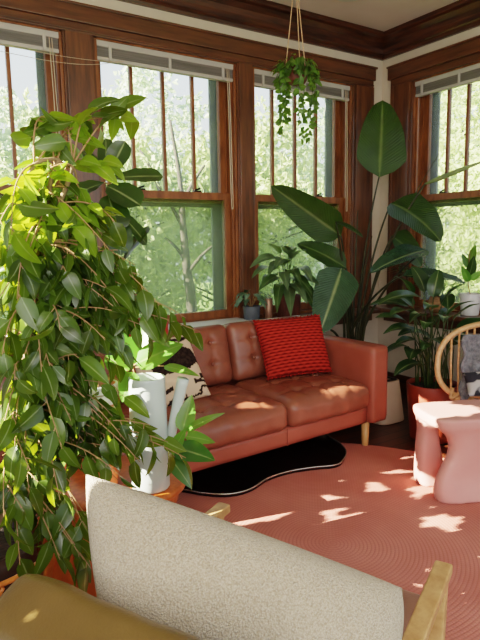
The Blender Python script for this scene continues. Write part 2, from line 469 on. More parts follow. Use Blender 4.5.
# ================================================================== ROOM SHELL
Y0, X0, ZC = 3.45, 3.705, 2.94
XL, YF = -1.35, -1.6
ZH, ZS = 2.53, .74                                    # head and sill of every opening
OPEN = [(.04, 1.05), (1.24, 2.25), (2.39, 3.36)]       # three windows in the back wall
RY1, RY0 = 3.13, 2.30                                  # the window in the right wall
TH = .22

b = MB(); b.span((XL - .1, YF, -.1), (X0 + .1, Y0 + .1, 0), 0); struct('floor', b, M['floorwood'])
b = MB(); b.span((XL - .1, YF, ZC), (X0 + .3, Y0 + .3, ZC + .1), 0); struct('ceiling', b, M['ceilpaint'])
b = MB()
b.span((XL, Y0, 0), (X0 + TH, Y0 + TH, ZS - .03), 0); b.span((XL, Y0, ZH + .02), (X0 + TH, Y0 + TH, ZC), 0)
xs = [XL] + [q for o in OPEN for q in o] + [X0 + TH]
for i in range(0, len(xs), 2): b.span((xs[i], Y0, ZS - .03), (xs[i + 1], Y0 + TH, ZH + .02), 0)
struct('wall_back', b, M['plaster'])
b = MB()
b.span((X0, YF, 0), (X0 + TH, Y0, ZS - .03), 0); b.span((X0, YF, ZH + .02), (X0 + TH, Y0, ZC), 0)
b.span((X0, RY1, ZS - .03), (X0 + TH, Y0, ZH + .02), 0); b.span((X0, YF, ZS - .03), (X0 + TH, RY0, ZH + .02), 0)
struct('wall_right', b, M['plaster'])
LW = [(.50, 3.41)]                       # the wide window in the left wall
b = MB(); b.span((XL - TH, YF, 0), (XL, Y0 + TH, ZS - .03), 0); b.span((XL - TH, YF, ZH + .02), (XL, Y0 + TH, ZC), 0)
ys = [YF] + [q for o in LW for q in o] + [Y0 + TH]
for i in range(0, len(ys), 2): b.span((XL - TH, ys[i], ZS - .03), (XL, ys[i + 1], ZH + .02), 0)
struct('wall_left', b, M['plaster'])
b = MB(); b.span((XL, .2, 2.52), (XL + .03, 3.44, 2.672), .006); b.span((XL, .42, .72), (XL + .026, .545, 2.525), .005); b.span((XL, .2, .69), (XL + .12, 3.42, .722), .005)
struct('trim_casing_left', b, M['wood_v'])

# crown moulding: one profile swept round the corner
prof = [(0, 2.757), (.02, 2.757), (.026, 2.775), (.022, 2.79), (.03, 2.80), (.036, 2.83), (.05, 2.865), (.075, 2.895), (.098, 2.905), (.102, 2.918), (.098, 2.94), (0, 2.94)]
b = MB(); vs = []; fs = []
for d, z in prof:
    vs += [(XL, Y0 - d, z), (X0 - d, Y0 - d, z), (X0 - d, YF, z)]
for i in range(len(prof) - 1):
    for k in (0, 1): fs.append((i * 3 + k, i * 3 + k + 1, (i + 1) * 3 + k + 1, (i + 1) * 3 + k))
b.add(vs, fs, False); struct('trim_crown', b, M['crown'])

MB_BACK = Matrix.Translation((0, Y0, 0))
MB_RIGHT = Matrix.Translation((X0, RY1, 0)) @ Matrix.Rotation(-PI / 2, 4, 'Z')

# casings, head boards, sills (wood trim on the wall faces)
b = MB()
b.span((XL, Y0 - .04, 2.575), (3.59, Y0, 2.672), .006); b.span((XL, Y0 - .05, 2.665), (3.60, Y0, 2.68), .004)
b.span((XL, Y0 - .028, 2.52), (3.575, Y0, 2.575), .004); b.span((XL, Y0 - .034, 2.53), (3.575, Y0, 2.542), .003)
struct('trim_head_back', b, M['wood'])
b = MB()
b.span((X0 - .04, 1.9, 2.575), (X0, 3.36, 2.672), .006); b.span((X0 - .05, 1.9, 2.665), (X0, 3.365, 2.68), .004)
b.span((X0 - .028, 1.95, 2.52), (X0, 3.335, 2.575), .004)
struct('trim_head_right', b, mat('dark_cherry_side', '4c2e1e', '6e4329', rough=.33, scale=5, stretch=(6, .6, 6), coat=.15))
for n, (x0, x1) in enumerate([(-.15, .04), (1.05, 1.24), (2.25, 2.39)]):
    b = MB(); b.span((x0 + .012, Y0 - .026, .72), (x1 - .012, Y0, 2.525), .006)
    for x in (x0, x1 - .016): b.span((x, Y0 - .012, .72), (x + .016, Y0 + .03, 2.525), .003)
    struct('trim_post_%d' % (n + 1), b, M['wood_v'])
b = MB(); b.span((3.36, Y0 - .012, .72), (3.40, Y0 + .02, 2.525), .003); b.span((3.385, Y0 - .026, .72), (3.575, Y0, 2.525), .006); b.span((3.555, Y0 - .032, .72), (3.58, Y0, 2.525), .004)
struct('trim_casing_back', b, M['wood_v'])
b = MB(); b.span((X0 - .026, 3.14, .72), (X0, 3.325, 2.525), .006); b.span((X0 - .034, 3.30, .72), (X0, 3.33, 2.525), .004); b.span((X0 - .012, 3.12, .72), (X0 + .02, 3.15, 2.525), .003)
b.span((X0 - .026, 2.10, .72), (X0, 2.29, 2.525), .006)
struct('trim_casing_right', b, M['wood_v'])
b = MB(); b.span((.30, 3.225, .705), (2.225, Y0 + .02, .745), .008, seg=3); b.span((.34, 3.27, .0), (2.19, 3.44, .704), .004)
struct('trim_ledge', b, M['ledge'])
b = MB(); b.span((2.235, 3.24, .69), (3.60, Y0 + .02, .722), .006); b.span((2.235, Y0 - .03, .60), (3.60, Y0, .69), .004)
struct('trim_sill_back', b, M['wood'])
b = MB(); b.span((X0 - .20, 1.95, .70), (X0 + .02, 3.36, .735), .006); b.span((X0 - .03, 1.95, .60), (X0, 3.36, .70), .004)
struct('trim_sill_right', b, M['wood'])
b = MB(); b.span((XL, Y0 - .022, 0), (X0, Y0, .15), .004); struct('baseboard_back', b, M['crown'])
b = MB(); b.span((X0 - .022, YF, 0), (X0, Y0 - .023, .15), .004); struct('baseboard_right', b, M['crown'])

def window(n, mtx, w, muntins, label_cord=None):
    """double-hung window in local space: x along the wall, y outwards from the wall face"""
    t = thing('window_%d' % n, None, None, mtx @ V((w / 2, 0, ZS))); t['kind'] = 'structure'
    def B(name, m, fn):
        b = MB(); fn(b); return b.build(name, m, t)
    S = lambda b, lo, hi, bev=.003: b.span(lo, hi, bev, mtx=mtx)
    def jamb(b):
        S(b, (-.0, .0, ZS - .03), (.018, .20, ZH)); S(b, (w - .018, .0, ZS - .03), (w, .20, ZH))
        S(b, (0, 0, ZH - .018), (w, .20, ZH + .012)); S(b, (0, -.01, ZS - .03), (w, .21, ZS + .006))
        for x in (.018, w - .034): S(b, (x, .022, ZS), (x + .016, .045, ZH - .02)); S(b, (x, .10, ZS), (x + .010, .112, ZH - .02))
    B('jamb', M['sash'], jamb)
    zm0, zm1 = 1.572, 1.642
    def lower(b):
        y0, y1 = .055, .098
        S(b, (.02, y0, ZS), (.075, y1, zm1)); S(b, (w - .075, y0, ZS), (w - .02, y1, zm1))
        S(b, (.07, y0, ZS), (w - .07, y1, .80)); S(b, (.07, y0, 1.59), (w - .07, y1, zm1))
    low = B('lower_sash', M['sash'], lower)
    b = MB(); S(b, (.07, .074, .795), (w - .07, .078, 1.595), 0); b.build('lower_pane', M['glass_low'], t)
    def upper(b):
        y0, y1 = .113, .152
        S(b, (.02, y0, zm0), (.072, y1, ZH - .015)); S(b, (w - .072, y0, zm0), (w - .02, y1, ZH - .015))
        S(b, (.07, y0, ZH - .09), (w - .07, y1, ZH - .015)); S(b, (.07, y0, zm0), (w - .07, y1, 1.63))
        for x in muntins: S(b, (x - .011, y0 + .004, 1.625), (x + .011, y1 - .004, ZH - .085))
    B('upper_sash', M['sash'], upper)
    b = MB(); S(b, (.07, .130, 1.62), (w - .07, .134, ZH - .085), 0); b.build('upper_pane', M['glass_up'], t)
    def storm(b):
        for x in (.02, w - .105): S(b, (x, .19, ZS), (x + .085, .21, ZH - .015))
        S(b, (.1, .19, ZH - .05), (w - .1, .21, ZH - .015)); S(b, (.1, .19, 1.545), (w - .1, .205, 1.575))
    B('storm_frame', M['metal_frame'], storm)
    for x in (w * .30, w * .72):
        b = MB(); b.box((x, .085, zm1 + .006), (.055, .028, .012), .003, mtx=mtx); b.tube([mtx @ V((x - .022, .08, zm1 + .014)), mtx @ V((x + .018, .075, zm1 + .026))], .006, 6)
        b.build('sash_lock', M['brass'], t)
    return t
window(1, MB_BACK @ Matrix.Translation((OPEN[0][0], 0, 0)), 1.01, [.28, .505, .73])
window(2, MB_BACK @ Matrix.Translation((OPEN[1][0], 0, 0)), 1.01, [.28, .505, .73])
window(3, MB_BACK @ Matrix.Translation((OPEN[2][0], 0, 0)), .97, [.265, .485, .70])
window(4, MB_RIGHT, .83, [.245, .415, .585])
def picture_window(n, mtx, w):
    t = thing('window_%d' % n, None, None, mtx @ V((w / 2, 0, ZS))); t['kind'] = 'structure'
    b = MB()
    for lo, hi in (((0, 0, ZS - .03), (.02, .2, ZH)), ((w - .02, 0, ZS - .03), (w, .2, ZH)), ((0, 0, ZH - .02), (w, .2, ZH + .01)), ((0, 0, ZS - .03), (w, .2, ZS))): b.span(lo, hi, .003, mtx=mtx)
    b.build('jamb', M['sash'], t)
    b = MB(); b.span((.02, .07, ZS), (w - .02, .11, ZS + .05), .003, mtx=mtx); b.span((.02, .07, ZH - .06), (w - .02, .11, ZH - .02), .003, mtx=mtx); b.span((.02, .07, ZS), (.06, .11, ZH - .02), .003, mtx=mtx); b.span((w - .06, .07, ZS), (w - .02, .11, ZH - .02), .003, mtx=mtx)
    b.build('sash', M['sash'], t)
    b = MB(); b.span((.05, .088, ZS + .04), (w - .05, .092, ZH - .05), 0, mtx=mtx); b.build('pane', M['glass_up'], t)
for k, (a_, b_) in enumerate(LW): picture_window(5 + k, Matrix.Translation((XL, a_, 0)) @ Matrix.Rotation(PI / 2, 4, 'Z'), b_ - a_)

def blind(mtx, w, label):
    t = thing('window_blind', label, 'blind', mtx @ V((w / 2, .03, 2.40)), 'raised blinds at the window heads')
    S = lambda b, lo, hi, bev=.003: b.span(lo, hi, bev, mtx=mtx)
    b = MB(); S(b, (.012, .004, 2.478), (w - .012, .05, 2.512), .004); b.build('headrail', M['blind'], t)
    b = MB()
    for k in range(14): S(b, (.02, .010, 2.421 + k * .0042), (w - .02, .046, 2.4238 + k * .0042), 0)
    b.build('slat_stack', M['slat'], t)
    b = MB(); S(b, (.018, .008, 2.398), (w - .018, .048, 2.420), .005); b.build('bottom_rail', M['blind'], t)
    for q in (.10, .5, .90):
        b = MB(); S(b, (w * q - .009, .000, 2.402), (w * q + .009, .010, 2.49), .002); b.build('ladder_clip', M['blind'], t)
    b = MB(); p = [(w - .075, -.004, 2.47), (w - .07, -.008, 2.2), (w - .066, -.008, 1.9), (w - .06, -.008, 1.56), (w - .052, -.008, 1.535), (w - .046, -.008, 1.56), (w - .05, -.008, 1.9), (w - .055, -.008, 2.2), (w - .06, -.004, 2.47)]
    b.tube(smoothpts([mtx @ V(q) for q in p], 4), .0028, 6); b.build('pull_cord', M['cord'], t)
blind(MB_BACK @ Matrix.Translation((OPEN[0][0], 0, 0)), 1.01, 'raised pale blind at the top of the leftmost window, above the leafy tree')
blind(MB_BACK @ Matrix.Translation((OPEN[1][0], 0, 0)), 1.01, 'raised pale blind at the head of the wide window behind the left of the sofa')
blind(MB_BACK @ Matrix.Translation((OPEN[2][0], 0, 0)), .97, 'raised pale blind partly hidden by the hanging trailing plant')
blind(MB_RIGHT, .83, 'raised pale blind on the window right of the room corner')

b = MB()
p = [V((x, Y0 - .03, z)) for x, z in [(.3, 2.40), (.62, 2.385), (.97, 2.372), (1.24, 2.378), (1.42, 2.40)]]
b.tube(smoothpts(p, 5), .0016, 5)
p = [V((x, Y0 - .03, z)) for x, z in [(.3, 2.36), (.7, 2.345), (.98, 2.335), (1.2, 2.35), (1.42, 2.40)]]
b.tube(smoothpts(p, 5), .0016, 5)
tag(b.build('string', M['cord']), 'thin white string strung across the wooden post between two windows', 'string')

# flush ceiling light at the corner end of the room
c = onZ(350, -8, 2.86)
t = thing('ceiling_light', 'white glass ceiling light just entering the top of the view', 'ceiling light', (c.x, c.y, 2.82))
b = MB(); b.lathe([(0, 2.915), (.09, 2.915), (.095, 2.925), (.095, 2.94), (0, 2.94)], (c.x, c.y, 0)); b.build('canopy', M['blind'], t)
b = MB(); b.lathe([(0, 2.825), (.05, 2.828), (.10, 2.84), (.13, 2.865), (.135, 2.89), (.12, 2.912), (.09, 2.918), (0, 2.918)], (c.x, c.y, 0)); b.build('glass_shade', M['shade'], t)

# ================================================================== FURNITURE
# round braided rug
RC = V((1.55, 1.68, 0)); RR = 1.24
def zf(p): return .0125 if (V((p.x, p.y, 0)) - RC).length < RR + .02 else .001
b = MB(); b.lathe([(0, .012), (RR - .02, .012), (RR - .005, .010), (RR, .005), (RR, .001)], RC, 128)
# true disc around its own centre so that the coils are concentric
o = b.build('round_rug', M['rug']); tag(o, 'round coiled rust pink braided rug on the wooden floor', 'rug')

# ---- pillows
def pillow(name, m, TL, TR, BR, BL, thick, n=28, pinch=.05, parent=None, disp=None, attr=None, pw=.42):
    TL, TR, BR, BL = map(V, (TL, TR, BR, BL))
    nm = ((TR - TL) + (BR - BL)).cross((BL - TL) + (BR - TR)).normalized()     # towards the viewer side
    b = MB(); dat = []
    for sgn in (1, -1):
        def fn(a, c):
            u, v = 2 * a - 1, 2 * c - 1
            uu = u * (1 - pinch * (1 - v * v)); vv = v * (1 - pinch * (1 - u * u))
            A, Cc = (uu + 1) / 2, (vv + 1) / 2
            p = TL * (1 - A) * (1 - Cc) + TR * A * (1 - Cc) + BR * A * Cc + BL * (1 - A) * Cc
            h = (max(0, 1 - abs(u) ** 2.4) * max(0, 1 - abs(v) ** 2.4)) ** pw * thick / 2
            if disp and sgn == 1 and 0 < a < 1 and 0 < c < 1: h += disp(a, c)
            if attr: dat.append(attr(a, c))
            return p + nm * h * sgn
        k0 = len(b.v); b.grid(fn, n, n)
        if sgn == 1:
            pass
        else:
            b.f[-(n - 1) * (n - 1):] = [tuple(reversed(q)) for q in b.f[-(n - 1) * (n - 1):]]
    o = b.build(name, m, parent)
    if attr:
        at = o.data.attributes.new('dark', 'FLOAT', 'POINT'); at.data.foreach_set('value', dat)
    bmn = bmesh.new(); bmn.from_mesh(o.data); bmesh.ops.remove_doubles(bmn, verts=bmn.verts, dist=.0004); bmesh.ops.recalc_face_normals(bmn, faces=bmn.faces); bmn.to_mesh(o.data); bmn.free()
    return o, nm

# ---- sofa
SX, SY, SROT = 2.645, 2.365, math.radians(2.0)
SM = Matrix.Translation((SX, SY, 0)) @ Matrix.Rotation(SROT, 4, 'Z')
SL, AW, SD, CW = 2.235, .145, .82, .648
sofa = thing('leather_sofa', 'cognac leather sofa with button tufted cushions and slim box arms', 'sofa', SM @ V((-SL / 2, SD / 2, 0)))
def arm(x0):
    b = MB(); b.rbox((AW, SD, .48), .022, (8, 24, 14), lambda p, n: p + V((0, 0, .006 * math.cos(p.x / AW * PI) if n.z > .5 else 0)), SM @ Matrix.Translation((x0 + AW / 2, SD / 2, .405)))
    b.build('armrest', M['leather_base'], sofa)
arm(-AW); arm(-SL)
b = MB(); b.rbox((SL - 2 * AW + .01, SD - .06, .105), .012, (30, 10, 4), None, SM @ Matrix.Translation((-SL / 2, SD / 2 + .01, .2175)))
for k in (1, 2): b.box((-AW - k * CW, .036, .2175), (.004, .004, .10), .001, mtx=SM)
b.build('base', M['leather_base'], sofa)
b = MB(); b.rbox((SL - 2 * AW + .01, .10, .575), .025, (30, 6, 14), None, SM @ Matrix.Translation((-SL / 2, SD - .07, .4525)))
b.build('back_frame', M['leather_base'], sofa)
for x in (-.13, -SL + .13):
    for y in (.07, SD - .07):
        p = SM @ V((x, y, 0)); z_ = zf(p); b = MB(); b.lathe([(0, z_), (.019, z_), (.021, z_ + .005), (.026, .166), (0, .166)], p, 16); b.build('leg', M['oak'], sofa)
def tuft(x, y, bx, by, dp=.020, sg=.030, cr=.007):
    d = 0
    for X in bx:
        for Y in by:
            r2 = (x - X) ** 2 + (y - Y) ** 2; d -= dp * math.exp(-r2 / (sg * sg))
    for X in bx: d -= cr * math.exp(-((x - X) / .009) ** 2)
    for Y in by: d -= cr * math.exp(-((y - Y) / .009) ** 2)
    return d
for k in range(3):
    cx = -AW - CW * (k + .5)
    CD = .60
    bx = [-.16, 0, .16]; by = [-.15, .04, .22]
    def dsp(p, n, k=k):
        q = p.copy()
        if n.z > .6 or (n.length < .1 and p.z > .05):
            e = max(0, 1 - (abs(p.x) / .32) ** 4) * max(0, 1 - (abs(p.y) / .30) ** 4)
            q.z += .028 * e + tuft(p.x, p.y, bx, by) * min(1, e * 2)
            q.z += .004 * noise.noise(V((p.x * 9 + k * 5, p.y * 9, 1)))
        if n.y < -.3: q.y -= .018 * (1 - (p.x / .33) ** 2) * (1 - (p.z / .09) ** 2); q.y += .006 * noise.noise(V((p.x * 14, p.z * 10, k)))
        if n.x > .5 or n.x < -.5: q.x += .0 if abs(q.x) < .3 else 0
        return q
    b = MB(); m_ = SM @ Matrix.Translation((cx, CD / 2 + .005, .340))
    b.rbox((CW - .004, CD, .155), .052, (44, 44, 12), dsp, m_)
    cu = b.build('seat_cushion', M['leather'], sofa)
    for X in bx:
        for Y in by:
            b = MB(); b.ball((0, 0, 0), .011, 2, (1, 1, .5))
            p = m_ @ V((X, Y, .0855)); b.v = [q + p for q in b.v]
            b.build('button', M['leather'], cu)
    # back cushion, leaning
    BH = .37; bx2 = [-.17, 0.0, .17]; bz = [-.055, .075]
    def dsb(p, n, k=k):
        q = p.copy()
        if n.y < -.6 or (n.length < .1 and p.y < 0):
            e = max(0, 1 - (abs(p.x) / .32) ** 4) * max(0, 1 - (abs(p.z) / .18) ** 4)
            q.y -= .030 * e + tuft(p.x, p.z, bx2, bz, .022, .028, .007) * min(1, e * 2)
        return q
    m2 = SM @ Matrix.Translation((cx, .64, .60)) @ Matrix.Rotation(math.radians(-13), 4, 'X')
    b = MB(); b.rbox((CW - .006, .15, BH), .045, (44, 10, 30), dsb, m2)
    cu = b.build('back_cushion', M['leather'], sofa)
    for X in bx2:
        for Z in bz:
            b = MB(); b.ball((0, 0, 0), .011, 2, (1, .5, 1)); p = m2 @ V((X, -.085, Z)); b.v = [q + p for q in b.v]
            b.build('button', M['leather'], cu)

# ---- red bobble pillow on the right seat
def red_disp(a, c):
    row = math.sin(c * 2 * PI * 19); col = math.sin(a * 2 * PI * 6 + .6 * math.sin(c * 40))
    return .0075 * row * (.6 + .4 * math.sin(a * 2 * PI * 24 + (1 if row > 0 else 2.6))) + .003 * abs(col) - .002
BLp, BRp = onZ(268, 379, .455), onZ(331, 371, .455)
TLp, TRp = W(254, 321, (BLp - EYE).dot(FWD) + .12), W(319, 315, (BRp - EYE).dot(FWD) + .13)
rp = thing('throw_pillow', 'square chunky red pillow with bobble edges propped on the right seat', 'pillow', (BLp + BRp) / 2)
def groove_shade(a, c):
    r = math.sin(c * 2 * PI * 19); q = math.sin(a * 2 * PI * 9 + (PI if int(c * 19) % 2 else 0))
    return min(1, max(0, .5 - .55 * r + .25 * q))  # shade in the grooves between the raised rows put into the colour
o, nm = pillow('cover', M['redrows'], TLp, TRp, BRp, BLp, .15, 110, .04, rp, red_disp, groove_shade)
def edge(TL, TR, BR, BL, pinch):
    out = []
    cs = [(TL, TR), (TR, BR), (BR, BL), (BL, TL)]
    ctr = (TL + TR + BR + BL) / 4
    for A, B in cs:
        for k in range(17):
            t = k / 17; p = A.lerp(B, t); out.append(p + (ctr - p) * pinch * (1 - (2 * t - 1) ** 2) * .9)
    return out
b = MB(); b.tube(edge(TLp, TRp, BRp, BLp, .04), .0035, 6, closed=True)
for p in edge(TLp, TRp, BRp, BLp, .04):
    b.ball(p + V((rnd(-.002, .002), rnd(-.002, .002), rnd(-.002, .002))), rnd(.0085, .0105), 1)
b.build('bobble_trim', M['pom'], rp)

# ---- printed pillow at the left of the sofa, and the red one behind it
def dark(a, c):
    n = noise.noise(V((a * 7, c * 7, 3))) * .05 + noise.noise(V((a * 25, c * 25, 9))) * .02
    if ((a - .62) / .40) ** 2 + ((c - .50) / .34) ** 2 < 1 + n * 4 and c < .56 + n + .10 * (.6 - a): return 1
    if a > .55 and abs(c - .085 - n) < .035 and a < .96: return 1
    if abs(c - .92 + n * 2 + (a - .8) * .12) < .032: return 1
    if abs(c - .78 + (a - .6) * .05 + n) < .03 + n * .5 and (a > .80 or a < .45): return 1
    if a > .93 and .66 < c < .74: return 1
    return 0
def sq(u, v, d): return W(u, v, d)
b0 = onZ(211, 395, .46); dd = (b0 - EYE).dot(FWD)
o, _ = pillow('throw_pillow', M['print'], sq(128, 345, dd - .02), sq(187, 334, dd + .10), b0, sq(146, 418, dd - .14), .15, 90, .04, None, None, dark)
tag(o, 'cream pillow printed with a dark arch and stripes at the left seat', 'pillow')
b1 = (sq(118, 330, dd + .13), sq(168, 322, dd + .20), sq(176, 380, dd + .08), sq(122, 395, dd - .0))
o, _ = pillow('throw_pillow', M['redfab'], *b1, .12, 40, .04)
tag(o, 'plain red pillow mostly hidden behind the leaves and the printed pillow', 'pillow')

# ---- black wavy panel lying under the sofa
t = thing('wavy_panel', 'glossy black wavy edged panel lying on the rug under the sofa', 'panel', (1.75, 2.45, .012))
front = [(188, 490), (205, 493), (228, 494), (250, 489), (268, 478), (290, 471), (315, 467), (335, 465), (343, 460), (346, 451), (340, 443)]
fp = smoothpts([onZ(u, v, .03) for u, v in front], 6)
back = [p for p in reversed(fp)]
pts = fp + [V((2.42, 2.72, .03)), V((2.30, 2.90, .03)), V((1.9, 2.96, .03)), V((1.45, 2.92, .03)), V((1.22, 2.8, .03)), V((1.14, 2.62, .03))]
cen = sum(pts, V()) / len(pts)
b = MB(); n = len(pts)
vs = [p for p in pts] + [V((p.x, p.y, .013)) for p in pts] + [cen]
b.add(vs, [(i, (i + 1) % n, 2 * n) for i in range(n)] + [(i + n, (i + 1) % n + n, (i + 1) % n, i) for i in range(n)], False)
b.build('panel', M['black'], t)
b = MB(); b.tube([p + V((0, 0, .0)) for p in pts], .0045, 6, closed=True); b.build('edge_trim', M['chrome'], t)

# ---- pink sculptural stool
def stool():
    n_ = V((.39, .92, 0)).normalized(); w_ = V((.92, -.39, 0)).normalized()
    P0 = V((2.216, 1.690, 0.012)); H = .425; Wd = .47; gap = .205
    b = MB()
    def off(z, far):
        pts = [(0, .022), (.04, .012), (.10, .020), (.16, .048), (.22, .082), (.27, .092), (.32, .074), (.37, .026), (.395, .004), (.43, .0)]
        if far: pts = [(0, .03), (.03, .02), (.10, .014), (.20, .014), (.30, .026), (.36, .024), (.39, .004), (.43, .0)]
        for (a, x), (c, y) in zip(pts, pts[1:]):
            if z <= c: return x + (y - x) * (z - a) / (c - a)
        return 0
    for sgn in (0, 1):
        vs = []; fs = []; NZ, NK = 20, 28
        for i in range(NZ + 1):
            z = H * i / NZ; e = off(z, sgn)
            th = .050 + .012 * max(0, (z - .3) / .12) + .016 * max(0, (.12 - z) / .12)
            cn = (0.0 if sgn == 0 else gap) + (1 if sgn == 0 else -1) * (.010 * math.sin(PI * min(1, z / .40)))
            for k in range(NK):
                a = 2 * PI * k / NK
                ca, sa = math.cos(a), math.sin(a)
                R_ = Wd - e if sgn == 0 else .125 + .075 * max(0, 1 - z / .30) ** 1.4 + .25 * max(0, (z - .35) / .08) ** 2
                lx = (R_ + e) / 2 + (R_ - e) / 2 * math.copysign(abs(ca) ** .45, ca)
                ly = cn + th * math.copysign(abs(sa) ** .8, sa) - (.035 * (ca * ca) * (-1 if sgn == 0 else 1) * -1 if False else 0)
                vs.append(P0 + w_ * lx + n_ * ly + V((0, 0, z)))
        for i in range(NZ):
            for k in range(NK): fs.append((i * NK + k, i * NK + (k + 1) % NK, (i + 1) * NK + (k + 1) % NK, (i + 1) * NK + k))
        fs.append(tuple(range(NK - 1, -1, -1))); fs.append(tuple(NZ * NK + k for k in range(NK)))
        b.add(vs, fs)
    # top: long rounded slab
    vs = []; NK = 40
    for z in (H - .055, H):
        for k in range(NK):
            a = 2 * PI * k / NK; ca, sa = math.cos(a), math.sin(a)
            lx = Wd / 2 + (Wd / 2 + .006) * math.copysign(abs(ca) ** .5, ca); ly = gap / 2 + (gap / 2 + .062) * math.copysign(abs(sa) ** .6, sa)
            vs.append(P0 + w_ * lx + n_ * ly + V((0, 0, z)))
    fs = [(k, (k + 1) % NK, NK + (k + 1) % NK, NK + k) for k in range(NK)] + [tuple(range(NK - 1, -1, -1)), tuple(NK + k for k in range(NK))]
    b.add(vs, fs)
    o = b.build('sculptural_stool', M['pink'])
    r = o.modifiers.new('r', 'REMESH'); r.mode = 'VOXEL'; r.voxel_size = .009; r.use_smooth_shade = True
    s = o.modifiers.new('s', 'SMOOTH'); s.factor = .5; s.iterations = 12
    tag(o, 'pink sculptural side stool with waisted slab legs on the round rug', 'stool')
stool()

# ---- cream bin beside the sofa arm
bp = V((3.015, 2.75, 0))
t = thing('waste_bin', 'cream tapered bin with dark rim on the floor beside the sofa arm', 'bin', bp)
b = MB()
def bincol(z0, z1, w0, w1, inner=False):
    vs = []; NK = 32
    for z, w in ((z0, w0), (z0 + .008, w0 + .004), (z1 - .004, w1), (z1, w1 - .003), (z1, w1 - .014), (z1 - .05, w1 - .016)):
        for k in range(NK):
            a = 2 * PI * (k + .5) / NK; ca, sa = math.cos(a), math.sin(a)
            vs.append(bp + V((w * math.copysign(abs(ca) ** .5, ca), w * math.copysign(abs(sa) ** .5, sa), z)))
    fs = [(i * NK + k, i * NK + (k + 1) % NK, (i + 1) * NK + (k + 1) % NK, (i + 1) * NK + k) for i in range(5) for k in range(NK)]
    fs += [tuple(range(NK - 1, -1, -1)), tuple(5 * NK + k for k in range(NK))]
    return vs, fs
b.add(*bincol(.004, .30, .125, .095)); b.build('body', M['cream'], t)
b = MB(); b.lathe([(.062, .296), (.088, .302), (.084, .307), (.060, .306)], bp, 32, rad=lambda w, z: 1 + .12 * (math.cos(4 * w) * -1)); b.build('rim', M['darkpot'], t)

# ---- round side table (orange wood) with the watering can on it
TC = V((.665, 1.765, 0)); TZ = .50
t = thing('side_table', 'round orange wooden side table carrying the white watering can', 'table', TC)
b = MB(); b.lathe([(0, TZ - .03), (.20, TZ - .03), (.212, TZ - .026), (.216, TZ - .015), (.214, TZ - .004), (.208, TZ), (0, TZ)], TC, 64); b.build('table_top', M['orangewood'], t)
b = MB(); b.lathe([(.17, TZ - .075), (.185, TZ - .075), (.185, TZ - .03), (.17, TZ - .03), (.17, TZ - .075)], TC, 48); b.build('apron', M['orangewood'], t)
for k in range(4):
    a = math.radians(8 + 90 * k); p = TC + V((math.cos(a), math.sin(a), 0)) * .178
    b = MB(); b.box((p.x, p.y, (TZ - .03 + .013) / 2), (.022, .055, TZ - .03 - .013), .004, rz=a); b.build('leg', M['orangewood'], t)

CP = V((.711, 1.642, TZ))
t = thing('watering_can', 'tall white watering can with a straight side spout on the round table', 'watering can', CP)
b = MB(); b.lathe([(0, .002), (.058, .002), (.062, .008), (.0625, .06), (.061, .2), (.058, .365), (.0585, .372), (.0565, .374), (.054, .368), (.056, .2), (.057, .02), (0, .015)], CP, 48); b.build('body', M['can_white'], t)
sd = V((.83, -.53, 0)).normalized()
p = [CP + sd * .05 + V((0, 0, .045)), CP + sd * .062 + V((0, 0, .10)), CP + sd * .073 + V((0, 0, .18)), CP + sd * .094 + V((0, 0, .275)), CP + sd * .117 + V((0, 0, .366))]
b = MB(); q = smoothpts(p, 5); N = len(q)
rr = [.009 + .0105 * (i / (N - 1)) ** .8 for i in range(N)]
b.tube(q + [q[-1] - V((0, 0, .0)), q[-1] - (q[-1] - q[-2]).normalized() * .02], rr + [.017, .015], 16); b.build('spout', M['can_white'], t)
hd = V((.40, .92, 0)).normalized()
b = MB(); b.tube(smoothpts([CP + hd * .058 + V((0, 0, .33)), CP + hd * .085 + V((0, 0, .325)), CP + hd * .10 + V((0, 0, .27)), CP + hd * .088 + V((0, 0, .18)), CP + hd * .06 + V((0, 0, .15))], 5), .007, 10); b.build('handle', M['can_white'], t)

# ---- wooden slab stand behind the leaves with a clay pot
SP = V((.56, 2.02, 0))
t = thing('plant_stand', 'orange wooden slab stand with a square cut-out behind the hanging leaves', 'stand', SP)
b = MB(); b.box(SP + V((0, 0, .425)), (.34, .30, .03), .006); b.build('top_board', M['orangewood'], t)
for sx in (-1, 1):
    b = MB(); b.box(SP + V((sx * .15, 0, .211)), (.026, .27, .396), .004); b.build('side_board', M['orangewood'], t)
b = MB()
for x0, x1 in ((-.137, -.05), (-.02, .05), (.08, .137)): b.span(SP + V((x0, -.13, .02)), SP + V((x1, -.115, .41)), .003)
b.span(SP + V((-.137, -.132, .02)), SP + V((.137, -.113, .25)), .003)
b.build('front_board', M['orangewood'], t)

def pot(name, label, cat, c, prof, m, group=None, soil=None, n=40, rad=None, rim=None):
    t = thing(name, label, cat, c, group)
    b = MB(); b.lathe(prof, c, n, rad=rad); b.build('pot', m, t)
    if soil:
        b = MB(); b.lathe([(0, soil[1] + .006), (soil[0] * .6, soil[1] + .004), (soil[0], soil[1])], c, 24); b.build('soil', M['soil'], t)
    return t
def potprof(r0, r1, h, th=.008):
    return [(0, .002), (r0 * .96, .002), (r0, .008), (r1, h - .004), (r1 - .002, h), (r1 - th, h), (r1 - th - .002, h - .03), (r0 - th, .02), (0, .016)]

